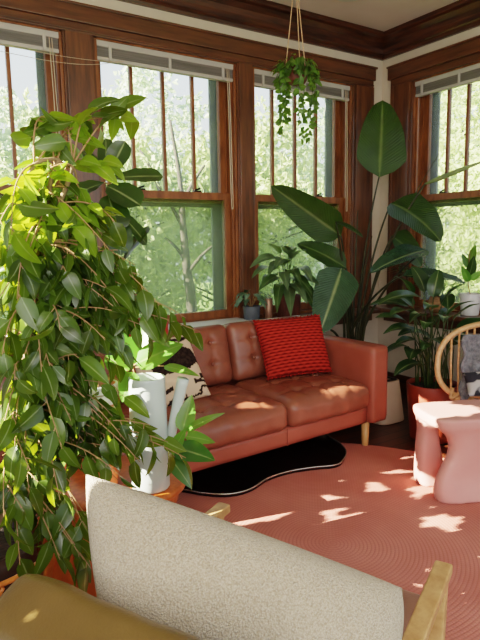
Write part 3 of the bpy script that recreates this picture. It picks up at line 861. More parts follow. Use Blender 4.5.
# ---- rattan chair with hoop back, throw blanket on it
RCc = W(500, 362, 3.32)
ru = V((.836, -.549, 0)).normalized(); rv = (UPZ + V((.30, .14, 0)) * .55).normalized(); rn = ru.cross(rv).normalized()
if rn.dot(FWD) > 0: rn = -rn
def hoop(a, ru_=.368, rv_=.232): return RCc + ru * (ru_ * math.copysign(abs(math.cos(a)) ** .8, math.cos(a))) + rv * (rv_ * math.copysign(abs(math.sin(a)) ** .8, math.sin(a)))
t = thing('rattan_chair', 'blond rattan chair with a hoop back of slim spindles near the window', 'chair', (RCc.x, RCc.y, 0))
b = MB(); b.tube([hoop(2 * PI * k / 64) for k in range(64)], .0165, 10, closed=True); b.build('hoop', M['rattan'], t)
for k in range(15):
    x = -.308 + k * .044
    s_ = (1 - (abs(x) / .368) ** 2.5) ** (1 / 2.5)
    A = RCc + ru * (x + .012) + rv * (.232 * s_ - .004); Bq = RCc + ru * (x + .03) - rv * (.232 * s_ - .004)
    b = MB(); b.tube([A, A.lerp(Bq, .5) - rn * .006, Bq], .0062, 8); b.build('spindle', M['rattan'], t)
sc_ = RCc + V((rn.x, rn.y, 0)).normalized() * .13 + ru * .06; sc_.z = .38
b = MB(); ring = [sc_ + ru * (.28 * math.cos(a)) + V((-ru.y, ru.x, 0)) * (.22 * math.sin(a)) for a in [2 * PI * k / 48 for k in range(48)]]
b.tube(ring, .016, 10, closed=True); b.build('seat_ring', M['rattan'], t)
b = MB(); b.lathe([(0, .372), (.205, .372), (.21, .378), (0, .382)], (sc_.x, sc_.y, 0), 40); b.build('seat', M['rattan'], t)
for sx in (-1, 1):
    for sy in (-1, 1):
        top = sc_ + ru * (.20 * sx) + V((-ru.y, ru.x, 0)) * (.17 * sy) + V((0, 0, -.01)); bot = top + ru * (.05 * sx) + V((-ru.y, ru.x, 0)) * (.05 * sy); bot.z = zf(bot)
        b = MB(); b.tube([top, bot], .0135, 10); b.build('leg', M['rattan'], t)
for sx in (-1, 1):
    p = [RCc + ru * (.27 * sx) - rv * .15, RCc + ru * (.27 * sx) - rv * .21 + rn * .01, sc_ + ru * (.25 * sx) + V((0, 0, .07)) - rn * .09, sc_ + ru * (.25 * sx) - rn * .09]
    b = MB(); b.tube(smoothpts(p, 5), .013, 10); b.build('back_support', M['rattan'], t)
arch = [RCc + ru * x - rv * y + rn * z for x, y, z in [(-.27, .25, .03), (-.25, .205, .06), (-.19, .185, .09), (-.05, .20, .11), (.12, .215, .11), (.26, .21, .08), (.30, .24, .03)]]
b = MB(); b.tube(smoothpts(arch, 6), .015, 10); b.build('front_rail', M['rattan'], t)
# blanket draped over the right part of the back
def drape(a, c):
    x = -.265 + a * .50; s_ = (c - .40) * .38
    fold = .016 * math.sin(a * 19 + 1.3 * c * 6) + .012 * noise.noise(V((a * 5, c * 5, 2)))
    edge_ = .03 * noise.noise(V((c * 4, 1, 8))) * (1 - a)
    return RCc + ru * (x + edge_ + .02 * (1 - c)) + rv * (-s_ + .01 + .035 * a) + rn * (.040 + fold + .05 * c)
b = MB(); b.grid(drape, 40, 40); o = b.build('throw_blanket', M['greywool'])
sd_ = o.modifiers.new('s', 'SOLIDIFY'); sd_.thickness = .012
tag(o, 'grey wool throw draped over the rattan chair back', 'blanket')
pc = RCc + rn * .13 - rv * .115 - ru * .07
o, _ = pillow('cushion', M['patterned'], pc - ru * .20 + rv * .065, pc + ru * .26 + rv * .09, pc + ru * .26 - rv * .06 + rn * .10, pc - ru * .20 - rv * .055 + rn * .10, .07, 24, .04)
tag(o, 'grey and white printed cushion lying low on the rattan chair', 'cushion')

# ---- lounge chair seen from behind in the foreground
Fv = V((.902, .431, 0)).normalized(); Lr = V((.431, -.902, 0)).normalized()
def Ch(l, f, z): return Lr * l + Fv * f + UPZ * z
CM = Matrix(((Lr.x, Fv.x, 0, 0), (Lr.y, Fv.y, 0, 0), (0, 0, 1, 0), (0, 0, 0, 1)))     # local (l, f, z)
LC0, LC1 = -.895, -.255
lc = thing('lounge_chair', 'low lounge chair with olive brown leather back, taupe seat and oak arms', 'chair', CM @ V(((LC0 + LC1) / 2, 1.0, 0)))
def backd(p, n):
    q = p.copy()
    q.z += .012 * (1 - (p.x / .3) ** 2) * (1 if p.z > 0 else 0)
    q.y += .012 * (1 - (p.x / .3) ** 2) * (1 - (p.z / .25) ** 2) * (1 if p.y > 0 else -1)
    q += n * .004 * noise.noise(V((p.x * 11, p.y * 8, p.z * 8)))
    return q
tilt = math.radians(22)
BM = CM @ Matrix.Translation(((LC0 + LC1) / 2, .632, .492)) @ Matrix.Rotation(tilt, 4, 'X')
BW, BT, BHh = LC1 - LC0 - .065, .145, .42
b = MB(); b.rbox((BW, BT, BHh), .034, (30, 12, 24), backd, BM); b.build('back_cushion', M['olive'], lc)
b = MB(); hx, hy, hz = BW / 2 - .004, BT / 2 - .003, BHh / 2
# piping round the rear edge of the top
pp = [(-hx + .01, -hy, -hz + .03), (-hx + .004, -hy, 0), (-hx + .012, -hy, hz - .022), (-hx + .04, -hy + .004, hz - .008)] + [(-hx + .04 + (2 * hx - .08) * k / 12, -hy + .004, hz - .010 + .012 * (1 - (2 * k / 12 - 1) ** 2)) for k in range(1, 12)] + [(hx - .04, -hy + .004, hz - .008), (hx - .012, -hy, hz - .022), (hx - .004, -hy, 0), (hx - .01, -hy, -hz + .03)]
b.tube(smoothpts([BM @ V(q) for q in pp], 4), .0042, 8); b.build('piping', M['olive'], lc)
def seatd(p, n):
    q = p.copy()
    if n.z > .5 or (n.length < .1 and p.z > 0): q.z += .016 * (1 - (p.x / .29) ** 2) * (1 - (p.y / .34) ** 2)
    return q
b = MB(); b.rbox((LC1 - LC0 - .06, .66, .12), .03, (24, 24, 6), seatd, CM @ Matrix.Translation(((LC0 + LC1) / 2, 1.062, .335))); b.build('seat_cushion', M['seatleather'], lc)
def bar(name, A, B_, w, h, m=M['oak_arm'], bev=.006):
    A, B_ = V(A), V(B_)
    if name == 'leg': B_.z = zf(CM @ B_)
    d = (B_ - A); L = d.length; d.normalize()
    y = UPZ.cross(d).normalized() if abs(d.z) < .95 else V((1, 0, 0)); z = d.cross(y)
    mm = Matrix(((d.x, y.x, z.x, 0), (d.y, y.y, z.y, 0), (d.z, y.z, z.z, 0), (0, 0, 0, 1))); mm.translation = (A + B_) / 2
    b = MB(); b.box((0, 0, 0), (L, w, h), bev, mtx=CM @ mm, seg=3); return b.build(name, m, lc)
for l in (LC0 + .012, LC1 + .008):
    bar('armrest', (l, .56, .475), (l, 1.345, .505), .042, .026)
    bar('leg', (l, 1.30, .498), (l, 1.24, .002), .036, .034)
    bar('leg', (l, .66, .49), (l, .50, .002), .036, .034)
    bar('side_rail', (l, .56, .23), (l, 1.28, .265), .026, .05)
bar('front_rail', (LC0 + .012, 1.26, .245), (LC1 + .008, 1.26, .245), .026, .05)
bar('rear_rail', (LC0 + .012, .58, .22), (LC1 + .008, .58, .22), .026, .05)
for f in (.72, .86, 1.0, 1.14): bar('support_slat', (LC0 + .012, f, .262), (LC1 + .008, f, .262), .05, .012)

def bou(a, c): return .005 * noise.noise(V((a * 60, c * 45, 5))) + .0035 * noise.noise(V((a * 120, c * 90, 2))) - .020 * math.exp(-((c - .50 + .5 * (a - .35) ** 2 + .05 * a) / .05) ** 2) * math.exp(-((a - .45) / .22) ** 2) + .012 * noise.noise(V((a * 4, c * 4, 7)))
TL, TR = W(86, 474, 1.17), W(402, 588, 1.15)
BRq = W(388, 690, 1.05); BLq = W(108, 655, 1.02)
o, _ = pillow('throw_pillow', M['boucle'], TL, TR, BRq, BLq, .22, 120, -.035, None, bou, None, .5)
tag(o, 'ivory boucle pillow leaning on the back of the foreground lounge chair', 'pillow')
print('PILLOW', TL, TR, BRq, BLq)

SUN = V((-1, .25, .5)).normalized()            # towards the sun
# sun patch targets; holes for them are carved in the added leaf screen
SPOTS = []
def spot(u, v, z, r, p=None):
    SPOTS.append((p or onZ(u, v, z), r))
for u, v, r in [(374, 486, .03), (381, 490, .03), (399, 472, .03), (330, 499, .03), (279, 513, .035), (332, 512, .03), (340, 518, .03), (361, 516, .035), (318, 528, .035), (309, 531, .03), (250, 519, .06), (424, 566, .045), (432, 566, .05), (397, 566, .03), (431, 583, .035), (456, 598, .035), (468, 602, .035), (477, 593, .04), (476, 536, .05), (477, 626, .05), (427, 488, .045), (436, 476, .08), (444, 460, .08), (420, 495, .025), (434, 488, .06)]:
    spot(u, v, 0.01, r * .72)
for u, v, r in [(338, 391, .05), (346, 389, .06), (354, 386, .06), (363, 383, .055), (251, 405, .03), (222, 398, .02)]: spot(u, v, .435, r)
for u, v, r in [(420, 406, .07), (430, 410, .08), (440, 414, .07), (450, 412, .07), (462, 413, .05), (418, 401, .05)]: spot(u, v, .43, r)
spot(350, 571, .40, .03)
NFLOOR = len(SPOTS)
for u, v, d, r in [(60, 205, 1.5, .13), (110, 215, 1.55, .10), (70, 150, 1.5, .14), (85, 120, 1.5, .10), (25, 190, 1.45, .12), (120, 290, 1.58, .08), (95, 400, 1.6, .09), (70, 440, 1.5, .05), (90, 480, 1.5, .05), (160, 345, 1.8, .08), (128, 345, 1.86, .08), (205, 425, 1.75, .06), (140, 400, 1.8, .025), (108, 405, 2.0, .04), (75, 560, 1.9, .05), (140, 440, 1.8, .02), (40, 340, 1.64, .06), (60, 430, 1.62, .07), (90, 470, 1.62, .05), (30, 290, 1.63, .06), (100, 360, 1.66, .05), (45, 245, 1.62, .07), (95, 485, 1.2, .06), (180, 355, 2.8, .03), (20, 300, 1.5, .06), (165, 480, 1.85, .02), (105, 350, 1.6, .07), (227, 280, 3.95, .03), (225, 200, 3.95, .04), (150, 305, 1.6, .06)]:
    SPOTS.append((W(u, v, d), r))

# ================================================================== PLANTS
def stalk_to(b, p0, p1, sag, r0, r1, n=8):
    m_ = p0.lerp(p1, .5) + sag
    pts = bez(p0, m_, p1, n); b.tube(pts, [r0 + (r1 - r0) * i / n for i in range(n + 1)], 6); return pts

# ---- weeping fig close to the camera
FP = V((.185, 1.735, 0))
# rattan holder
t = thing('plant_holder', 'orange rattan cane plant holder around the dark pot at the lower left', 'plant stand', FP)
for z, r in ((.06, .17), (.24, .205), (.40, .215)):
    b = MB(); b.tube([FP + V((r * math.cos(2 * PI * k / 40), r * math.sin(2 * PI * k / 40), z)) for k in range(40)], .008, 8, closed=True); b.build('ring', M['rattan_dark'], t)
for k in range(6):
    a = math.radians(-35 + 60 * k); rd = V((math.cos(a), math.sin(a), 0)); tg = V((-rd.y, rd.x, 0))
    b = MB()
    for j in range(-3, 4):
        o_ = tg * (.0105 * j)
        b.tube(smoothpts([FP + rd * .235 + o_ * 1.8 + V((0, 0, .002)), FP + rd * .205 + o_ * .9 + V((0, 0, .12)), FP + rd * .200 + o_ * .7 + V((0, 0, .22)), FP + rd * .215 + o_ * .9 + V((0, 0, .34)), FP + rd * .235 + o_ * 1.7 + V((0, 0, .44 - abs(j) * .012))], 4), .0052, 7)
    b.tube([FP + rd * .212 + tg * .036 * math.cos(w) + rd * .010 * math.sin(w) + V((0, 0, .21 + .008 * w / PI)) for w in [k2 * PI / 6 for k2 in range(25)]], .004, 6)
    b.build('cane_bundle', M['rattan_dark'], t)
b = MB(); b.lathe([(0, .13), (.155, .13), (.165, .14), (0, .142)], FP, 40); b.build('shelf', M['rattan_dark'], t)

fic = pot('weeping_fig', 'large weeping fig tree with glossy pointed leaves filling the left side', 'potted plant', FP + V((0, 0, .144)),
          [(0, .002), (.11, .002), (.13, .01), (.165, .12), (.172, .20), (.165, .27), (.155, .285), (.145, .285), (.15, .25), (0, .24)], M['darkpot'], soil=(.148, .262))
base = FP + V((0, 0, .39))
trunks = []
for k, (dx, dy) in enumerate([(0, 0), (.03, .015), (-.02, .03)]):
    p = [base + V((dx, dy, 0)), V((.27 + dx, 1.66 + dy, .62)), V((.33 - dx, 1.60 - dy, .90)), V((.38 + dx, 1.55 + dy, 1.2)), V((.42 - dx * 2, 1.53 - dy, 1.48)), W(72, 150, 1.5) + V((dx, dy, -.02))]
    q = smoothpts(p, 6); trunks.append(q)
    b = MB(); b.tube(q, [.015 - .011 * i / (len(q) - 1) for i in range(len(q))], 8); b.build('trunk', M['bark'], fic)
vols = [((34, 262, 1.50), (.14, .15, .17), 21), ((92, 248, 1.55), (.11, .12, .08), 14), ((40, 340, 1.46), (.17, .15, .17), 24), ((102, 305, 1.55), (.13, .11, .10), 15),
        ((45, 430, 1.50), (.17, .15, .17), 24), ((95, 395, 1.60), (.09, .08, .13), 11), ((35, 500, 1.46), (.13, .11, .10), 13), ((100, 450, 1.52), (.06, .06, .08), 6), ((28, 205, 1.47), (.10, .1, .07), 7), ((70, 515, 1.5), (.07, .06, .07), 5)]
ends = []
for (c, r, n) in vols:
    c = W(*c)
    for _ in range(n):
        d = rvec() * rnd(.35, 1) ** .5
        ends.append((c + V((d.x * r[0], d.y * r[1], d.z * r[2])), 1))
for (c, r, n) in [((60, 300, 1.66), (.18, .10, .18), 26), ((70, 420, 1.66), (.16, .10, .18), 26), ((110, 330, 1.68), (.08, .08, .12), 10), ((105, 430, 1.66), (.07, .06, .10), 9), ((60, 215, 1.6), (.13, .08, .10), 9)]:
    c = W(*c)
    for _ in range(n):
        d = rvec() * rnd(.2, 1) ** .5
        ends.append((c + V((d.x * r[0], d.y * r[1], d.z * r[2])), 3))
for u, v, d in [(58, 122, 1.5), (47, 118, 1.5), (68, 116, 1.52), (118, 108, 1.55), (138, 118, 1.58), (88, 118, 1.5), (108, 165, 1.52), (62, 150, 1.5), (186, 318, 1.62), (160, 305, 1.60), (200, 332, 1.64), (150, 330, 1.6), (92, 570, 1.42), (75, 545, 1.42), (20, 565, 1.4), (135, 420, 1.6), (118, 480, 1.55), (140, 275, 1.6), (12, 235, 1.3), (15, 380, 1.25), (30, 470, 1.25), (60, 500, 1.35), (125, 440, 1.52), (60, 330, 1.3), (105, 340, 1.38), (150, 425, 1.55), (168, 442, 1.58), (140, 462, 1.48), (186, 458, 1.60), (122, 478, 1.45), (128, 395, 1.62), (118, 365, 1.62), (130, 345, 1.64), (145, 300, 1.6), (135, 265, 1.58), (118, 250, 1.55), (84, 560, 1.42), (60, 560, 1.4)]:
    ends.append((W(u, v, d), 2))
leafb = {False: MB(), True: MB()}; twig = MB()
LEAVES = 0
zone_b = W(75, 205, 1.5)
for e, kind in ends:
    tr = random.choice(trunks)
    # leave the trunk a little below the end for high ends, above it for drooping ones
    zt = min(1.5, max(.62, e.z + rnd(-.12, .22)))
    s0 = min(tr, key=lambda q: abs(q.z - zt))
    L = (e - s0).length
    mid = s0.lerp(e, .5) + V((0, 0, .10 * L + .05)) + rvec() * .03
    n = 9; pts = bez(s0, mid, e, n)
    twig.tube(pts, [.0030 - .0020 * i / n for i in range(n + 1)], 5)
    nl = max(7, int(L * 26)) if kind == 1 else max(7, int(L * 22))
    for k in range(nl):
        tt = .25 + .75 * (k + .5) / nl
        if kind == 1 and rnd(0, 1) < .05: continue
        i = min(n - 1, int(tt * n)); fr = tt * n - i
        p = pts[i].lerp(pts[i + 1], fr); tg = (pts[i + 1] - pts[i]).normalized()
        sd = tg.cross(UPZ); sd = sd.normalized() if sd.length > .05 else V((1, 0, 0))
        sd *= (1 if k % 2 else -1)
        d = (tg * rnd(.2, .8) + sd * rnd(.4, 1.0) + V((0, 0, -rnd(.5, 1.5) * (1 if p.z < 1.35 else .25))) + rvec() * .4).normalized()
        nr = (UPZ * rnd(.2, 1) + rvec() * .95)
        st = p + d * rnd(.008, .016)
        twig.tube([p, st], .0012, 4, cap=False)
        skip = False
        for q_, r_ in SPOTS[:NFLOOR]:
            w_ = p + d * .04 - q_; w_ = w_ - SUN * w_.dot(SUN)
            if w_.length < r_ * .8 + .012: skip = True; break
        if skip: continue
        sz = rnd(.06, .105) * (1 if kind == 1 else 1.0)
        if kind == 3: sz = rnd(.045, .075)
        bright = (p.z > 1.32 and rnd(0, 1) < .5) or (kind == 3 and rnd(0, 1) < .55)  # backlight on upper and rear leaves put into a brighter green
        blade(leafb[bright], st, d, nr, sz, sz * rnd(.42, .52), rnd(.1, .9), rnd(.1, .35), 6, 'ovate', 0, rnd(-.4, .4), 0, rnd(0, 9)); LEAVES += 1
print('FICUS LEAVES', LEAVES)
twig.build('branches', M['twig'], fic); leafb[False].build('foliage', M['ficus'], fic); leafb[True].build('sunlit_foliage', M['ficus_bright'], fic)

# ---- fiddle leaf fig in the clay pot on the slab stand
pc = SP + V((.06, -.02, .441))
fig = pot('fiddle_leaf_fig', 'tall fig with broad dark leaves in an orange clay pot behind the weeping fig', 'potted plant', pc, potprof(.078, .105, .20), M['copper'], soil=(.094, .18))
top = W(110, 172, 2.02)
stem = smoothpts([pc + V((0, 0, .18)), pc + V((.02, .0, .5)), top + V((-.02, .01, -.35)), top + V((0, 0, -.05))], 6)
b = MB(); b.tube(stem, [.009 - .004 * i / (len(stem) - 1) for i in range(len(stem))], 8); b.build('stem', M['twig'], fig)
cam_n = -FWD
figs = [((107, 186, 2.0), (138, 200, 1.95), .15, .3), ((104, 183, 2.02), (72, 193, 2.0), .14, .2), ((112, 178, 2.0), (161, 174, 2.05), .12, .1), ((108, 176, 2.0), (124, 142, 2.0), .11, .1), ((106, 172, 2.05), (106, 140, 2.1), .09, 0), ((108, 195, 1.98), (118, 225, 1.92), .15, .4), ((115, 210, 2.0), (150, 240, 2.05), .10, .3), ((124, 260, 2.02), (146, 226, 2.08), .09, .1), ((110, 240, 2.0), (92, 285, 1.95), .12, .3), ((104, 178, 2.03), (84, 150, 2.1), .08, .1), ((112, 300, 2.0), (135, 330, 1.95), .10, .3), ((118, 215, 2.0), (122, 250, 1.95), .12, .4)]
for A, B_, w, dr in figs:
    A, B_ = W(*A), W(*B_); d = B_ - A
    b = MB(); s0 = min(stem, key=lambda q: (q - A).length)
    lf = MB(); blade(lf, A, d, UPZ * .7 + cam_n * .3 + rvec() * .3, d.length * 1.05, w * .8, dr, .15, 10, 'fig', .02, rnd(-.3, .3), 0, rnd(0, 9))
    lo = lf.build('leaf', M['fig'], fig)
    b.tube(bez(s0, s0.lerp(A, .5) + V((0, 0, .01)), A, 4), .003, 6); b.build('leaf_stalk', M['twig'], lo)

# ---- rubber plant in the small white pot behind the watering can
pc = V((.590, 1.755, TZ))
rub = pot('rubber_plant', 'pale green rubber plant in an orange pot with a white band beside the watering can', 'potted plant', pc, potprof(.048, .060, .345), M['copper'], soil=(.05, .325))
b = MB(); b.lathe([(.0585, .285), (.0602, .285), (.0620, .343), (.0615, .3475), (.054, .3475)], pc, 40); b.build('glazed_band', M['whitepot'], rub)
rstem = [smoothpts([pc + V((.0, 0, .33)), pc + V((.01, .0, .36)), W(132, 368, 1.86)], 5), smoothpts([pc + V((.02, .01, .33)), pc + V((.06, .03, .35)), pc + V((.13, .03, .25)), W(172, 455, 1.84), W(187, 432, 1.82)], 5)]
for q in rstem:
    b = MB(); b.tube(q, [.007 - .003 * i / (len(q) - 1) for i in range(len(q))], 8); b.build('stem', M['twig'], rub)
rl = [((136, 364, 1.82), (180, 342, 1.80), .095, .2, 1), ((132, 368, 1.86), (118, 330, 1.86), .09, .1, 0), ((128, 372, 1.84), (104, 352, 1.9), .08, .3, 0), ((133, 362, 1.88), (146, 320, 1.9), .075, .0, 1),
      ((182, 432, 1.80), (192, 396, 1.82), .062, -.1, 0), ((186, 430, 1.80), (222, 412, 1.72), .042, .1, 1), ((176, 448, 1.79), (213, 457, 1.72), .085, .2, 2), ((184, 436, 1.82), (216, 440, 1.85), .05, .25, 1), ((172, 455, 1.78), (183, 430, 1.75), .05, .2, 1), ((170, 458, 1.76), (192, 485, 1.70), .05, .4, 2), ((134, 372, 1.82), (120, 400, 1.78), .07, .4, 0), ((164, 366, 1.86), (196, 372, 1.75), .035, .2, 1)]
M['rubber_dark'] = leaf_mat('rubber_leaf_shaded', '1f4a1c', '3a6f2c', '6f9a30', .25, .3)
for A, B_, w, dr, tone in rl:
    A, B_ = W(*A), W(*B_); d = B_ - A
    lf = MB(); blade(lf, A, d, UPZ * .8 + cam_n * .7 + rvec() * .1, d.length * 1.03, w, dr, .12, 10, 'ovate', .0, rnd(-.2, .2), 0, rnd(0, 9))
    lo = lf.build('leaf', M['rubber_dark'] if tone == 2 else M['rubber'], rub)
    s0 = min(rstem[0] + rstem[1], key=lambda q: (q - A).length)
    b = MB(); b.tube(bez(s0, s0.lerp(A, .5) + V((0, 0, .006)), A, 4), .0025, 6); b.build('leaf_stalk', M['twig'], lo)

# ---- bird of paradise behind the sofa arm
pc = V((3.00, 3.08, 0))
bop = pot('bird_of_paradise', 'tall bird of paradise plant with huge paddle leaves in the room corner', 'potted plant', pc, potprof(.14, .175, .33), M['darkpot'], soil=(.16, .30))
D = 4.13
LV = [  # blade base, blade tip, width, normal, droop, stalk sag, material
    ((379, 177, 3.98), (384, 100, 4.02), .36, cam_n + V((0, 0, .1)), .15, 'bop', .14),
    ((341, 236, 3.92), (272, 186, 3.72), .26, cam_n * .8 - UPZ * .45 + RIGHT * .3, -.15, 'bop', .1),
    ((342, 268, 3.9), (322, 328, 3.70), .30, cam_n + UPZ * .35, .25, 'bop_blue', .15),
    ((346, 268, 3.98), (303, 238, 3.92), .19, UPZ * .6 + cam_n, .45, 'bop', .1),
    ((391, 203, 3.95), (446, 226, 3.72), .36, UPZ * .75 + cam_n * .9 + RIGHT * .15, .55, 'bop', .25),
    ((426, 250, 3.92), (373, 262, 3.75), .24, UPZ + cam_n * .45, .3, 'bop_blue', .2),
    ((402, 276, 3.75), (464, 272, 3.62), .22, UPZ + cam_n * .30, .35, 'bop_blue', .2),
    ((392, 236, 4.0), (428, 262, 4.05), .22, UPZ * .6 + cam_n, .4, 'bop', .2),
    ((336, 222, 3.84), (364, 232, 3.72), .07, UPZ + cam_n * .3, .3, 'bop', .1),
]
crowns = [pc + V((rnd(-.06, .06), rnd(-.06, .06), .30)) for _ in LV]
for (A, B_, w, nr, dr, mt, sag), c0 in zip(LV, crowns):
    A, B_ = W(*A), W(*B_); d = B_ - A
    lf = MB(); blade(lf, A, d, nr, d.length * 1.04, w, dr, .22, 16, 'paddle', .012, rnd(-.15, .15), 0, rnd(0, 9))
    lo = lf.build('leaf', M[mt], bop)
    b = MB(); out = (A - c0); out.z = 0
    stalk_to(b, c0, A, UPZ * .18 - out * .25, .013, .006, 14)
    ds = d.normalized()
    b.build('leaf_stalk', M['petiole'], lo)
for (u, v, d1), r1, mt in [((439, 154, 3.9), .002, 'petiole'), ((358, 210, 4.1), .004, 'petiole'), ((372, 236, 4.1), .004, 'petiole'), ((331, 330, 3.95), .008, 'petiole')]:
    b = MB(); A = W(u, v, d1); c0 = pc + V((rnd(-.05, .05), rnd(-.05, .05), .30)); out = A - c0; out.z = 0
    stalk_to(b, c0, A, UPZ * .12 - out * .2, .011, r1, 12); b.build('spear', M[mt], bop)
b = MB(); c0 = pc + V((.04, 0, .3)); A = W(425, 184, 3.8); out = A - c0; out.z = 0
q = stalk_to(b, c0, A, UPZ * .2 - out * .2, .012, .007, 14)
lo = b.build('spear', M['petiole'], bop)
b = MB(); b.tube([A, A.lerp(W(486, 160, 3.5), .25), A.lerp(W(486, 160, 3.5), .6), W(486, 160, 3.5)], [.007, .017, .015, .004], 8); b.build('rolled_leaf', M['bop_blue'], lo)

# ---- broad dark plant in the big terracotta pot
pc = V((2.985, 2.30, .0))
lil = pot('leafy_floor_plant', 'dark lance leaved plant in a big terracotta pot beside the rattan chair', 'potted plant', pc, potprof(.135, .165, .37, .012), M['terracotta'], soil=(.148, .34))
lb = MB(); sb = MB()
tips = [(385, 292, 3.3), (392, 310, 3.35), (388, 330, 3.4), (398, 345, 3.45), (378, 318, 3.5), (405, 285, 3.5), (420, 282, 3.6), (436, 288, 3.5), (450, 298, 3.45), (458, 312, 3.4), (472, 330, 3.45), (460, 335, 3.4), (440, 345, 3.35), (425, 350, 3.35), (410, 358, 3.4), (430, 305, 3.3), (415, 315, 3.25), (445, 318, 3.3), (400, 300, 3.8), (455, 310, 3.8), (470, 345, 3.6), (395, 372, 3.5), (425, 325, 3.3), (385, 352, 3.55), (433, 328, 3.6), (408, 335, 3.6), (462, 318, 3.5), (372, 300, 3.6), (447, 302, 3.7), (420, 340, 3.7), (455, 350, 3.5)]
for (u, v, d1) in tips:
    e = W(u, v, d1); c0 = pc + V((rnd(-.09, .09), rnd(-.09, .09), .34))
    out = e - c0; out.z = 0
    A = c0 + out * .45 + V((0, 0, max(.10, (e.z - c0.z) * .8 + .07)))
    q = stalk_to(sb, c0, A, UPZ * .05 - out * .12, .0055, .003, 6)
    d = (e - A); d0 = d + V((0, 0, .06))
    blade(lb, A, d0, UPZ + cam_n * .25 + rvec() * .2, max(.20, d.length * 1.1), rnd(.085, .125), rnd(.5, 1.0), .25, 9, 'lance', .015, rnd(-.3, .3), 0, rnd(0, 9))
sb.build('stems', M['stem'], lil); lb.build('foliage', M['lily'], lil)

# ---- small palm in a tan basket on the right window sill
pc = V((3.60, 2.72, .735))
pal = pot('parlour_palm', 'feathery palm in a round tan basket on the right window sill', 'potted plant', pc, [(0, .002), (.055, .002), (.085, .03), (.095, .07), (.085, .115), (.07, .128), (.06, .125), (.07, .09), (0, .08)], M['basket'], soil=(.07, .10))
lb = MB(); sb = MB()
for k in range(13):
    a = rnd(0, 2 * PI); L = rnd(.32, .50); el = rnd(.6, 1.3)
    dr = V((math.cos(a) * math.cos(el), math.sin(a) * math.cos(el), math.sin(el)))
    if dr.x > .0: dr.x *= -1
    p0 = pc + V((0, 0, .10)); p1 = p0 + dr * L * .6; p2 = p0 + dr * L + V((dr.x, dr.y, 0)) * .12 - V((0, 0, .10))
    q = bez(p0, p1, p2, 12); sb.tube(q, [.003 - .0018 * i / 12 for i in range(13)], 5)
    for i in range(3, 13):
        tg = (q[i] - q[i - 1]).normalized(); sd = tg.cross(UPZ).normalized()
        for s_ in (-1, 1): blade(lb, q[i], (sd * s_ + tg * .7 + V((0, 0, -.15))), UPZ, rnd(.09, .13) * (1.15 - abs(i - 7) * .07), .014, .5, .1, 4, 'lance')
sb.build('fronds', M['stem'], pal); lb.build('foliage', M['palm'], pal)

# ---- young rubber fig in a white pot on the right sill
pc = V((3.64, 2.50, .735))
yf = pot('potted_seedling', 'young broad leaved plant in a plain white pot on the right sill', 'potted plant', pc, potprof(.062, .078, .16), M['whitepot'], soil=(.068, .14))
st = smoothpts([pc + V((0, 0, .14)), W(468, 282, 4.15), W(469, 262, 4.15), W(470, 250, 4.15)], 4)
b = MB(); b.tube(st, .004, 6); b.build('stem', M['twig'], yf)
for A, B_, w, mt in [((469, 276, 4.15), (475, 256, 4.1), .085, 'fig'), ((470, 262, 4.15), (476, 244, 4.18), .06, 'hoya'), ((470, 280, 4.15), (484, 270, 4.1), .05, 'rubber'), ((469, 270, 4.15), (463, 252, 4.25), .07, 'hoya'), ((469, 282, 4.15), (462, 266, 4.1), .06, 'rubber')]:
    A, B_ = W(*A), W(*B_); lf = MB(); blade(lf, A, B_ - A, cam_n + UPZ * .2 + rvec() * .3, (B_ - A).length, w, .15, .15, 8, 'ovate')
    lo = lf.build('leaf', M[mt], yf)
    s0 = min(st, key=lambda q: (q - A).length); b = MB(); b.tube([s0, s0.lerp(A, .6) + V((0, 0, .002)), A + V((.0004, 0, 0))], .002, 5); b.build('leaf_stalk', M['twig'], lo)

# ---- the row on the back sill
pc = V((2.255, 3.30, .722))
pil = pot('striped_leaf_plant', 'small silver striped plant in a grey pot on the sill behind the sofa', 'potted plant', pc, potprof(.056, .062, .118), M['greypot'], soil=(.052, .10))
lb = MB(); sb = MB()
for k in range(22):
    a = rnd(0, 2 * PI); el = rnd(.2, 1.3); L = rnd(.05, .11)
    dr = V((math.cos(a) * math.cos(el), math.sin(a) * math.cos(el), math.sin(el))); p0 = pc + V((0, 0, .10)); A = p0 + dr * L + V((-.01, 0, .035))
    sb.tube(bez(p0, p0.lerp(A, .5) + V((0, 0, .02)), A, 4), .0018, 5)
    h = V((dr.x, dr.y, 0)).normalized()
    blade(lb, A, h + V((0, 0, .1 - .5 * (1 - el / 1.3))), UPZ + h * .2, rnd(.08, .115), rnd(.036, .048), rnd(.6, 1.1), .25, 7, 'ovate')
sb.build('stems', M['twig'], pil); lb.build('foliage', M['pilea'], pil)

pc = V((2.425, 3.33, .722))
t = thing('drink_can', 'slim pinkish drink can on the sill between two potted plants', 'can', pc)
b = MB(); b.lathe([(0, .002), (.024, .002), (.031, .010), (.0315, .015), (.0315, .142), (.027, .155), (.0265, .157), (0, .157)], pc, 32); b.build('can_body', M['foil'], t)
b = MB(); b.lathe([(.0262, .155), (.0275, .157), (.0275, .161), (.0255, .161), (.024, .157), (0, .1572)], pc, 32); b.build('can_lid', M['lid'], t)
b = MB(); b.box(pc + V((0, 0, .1605)), (.012, .022, .002), .001); b.build('pull_tab', M['lid'], t)

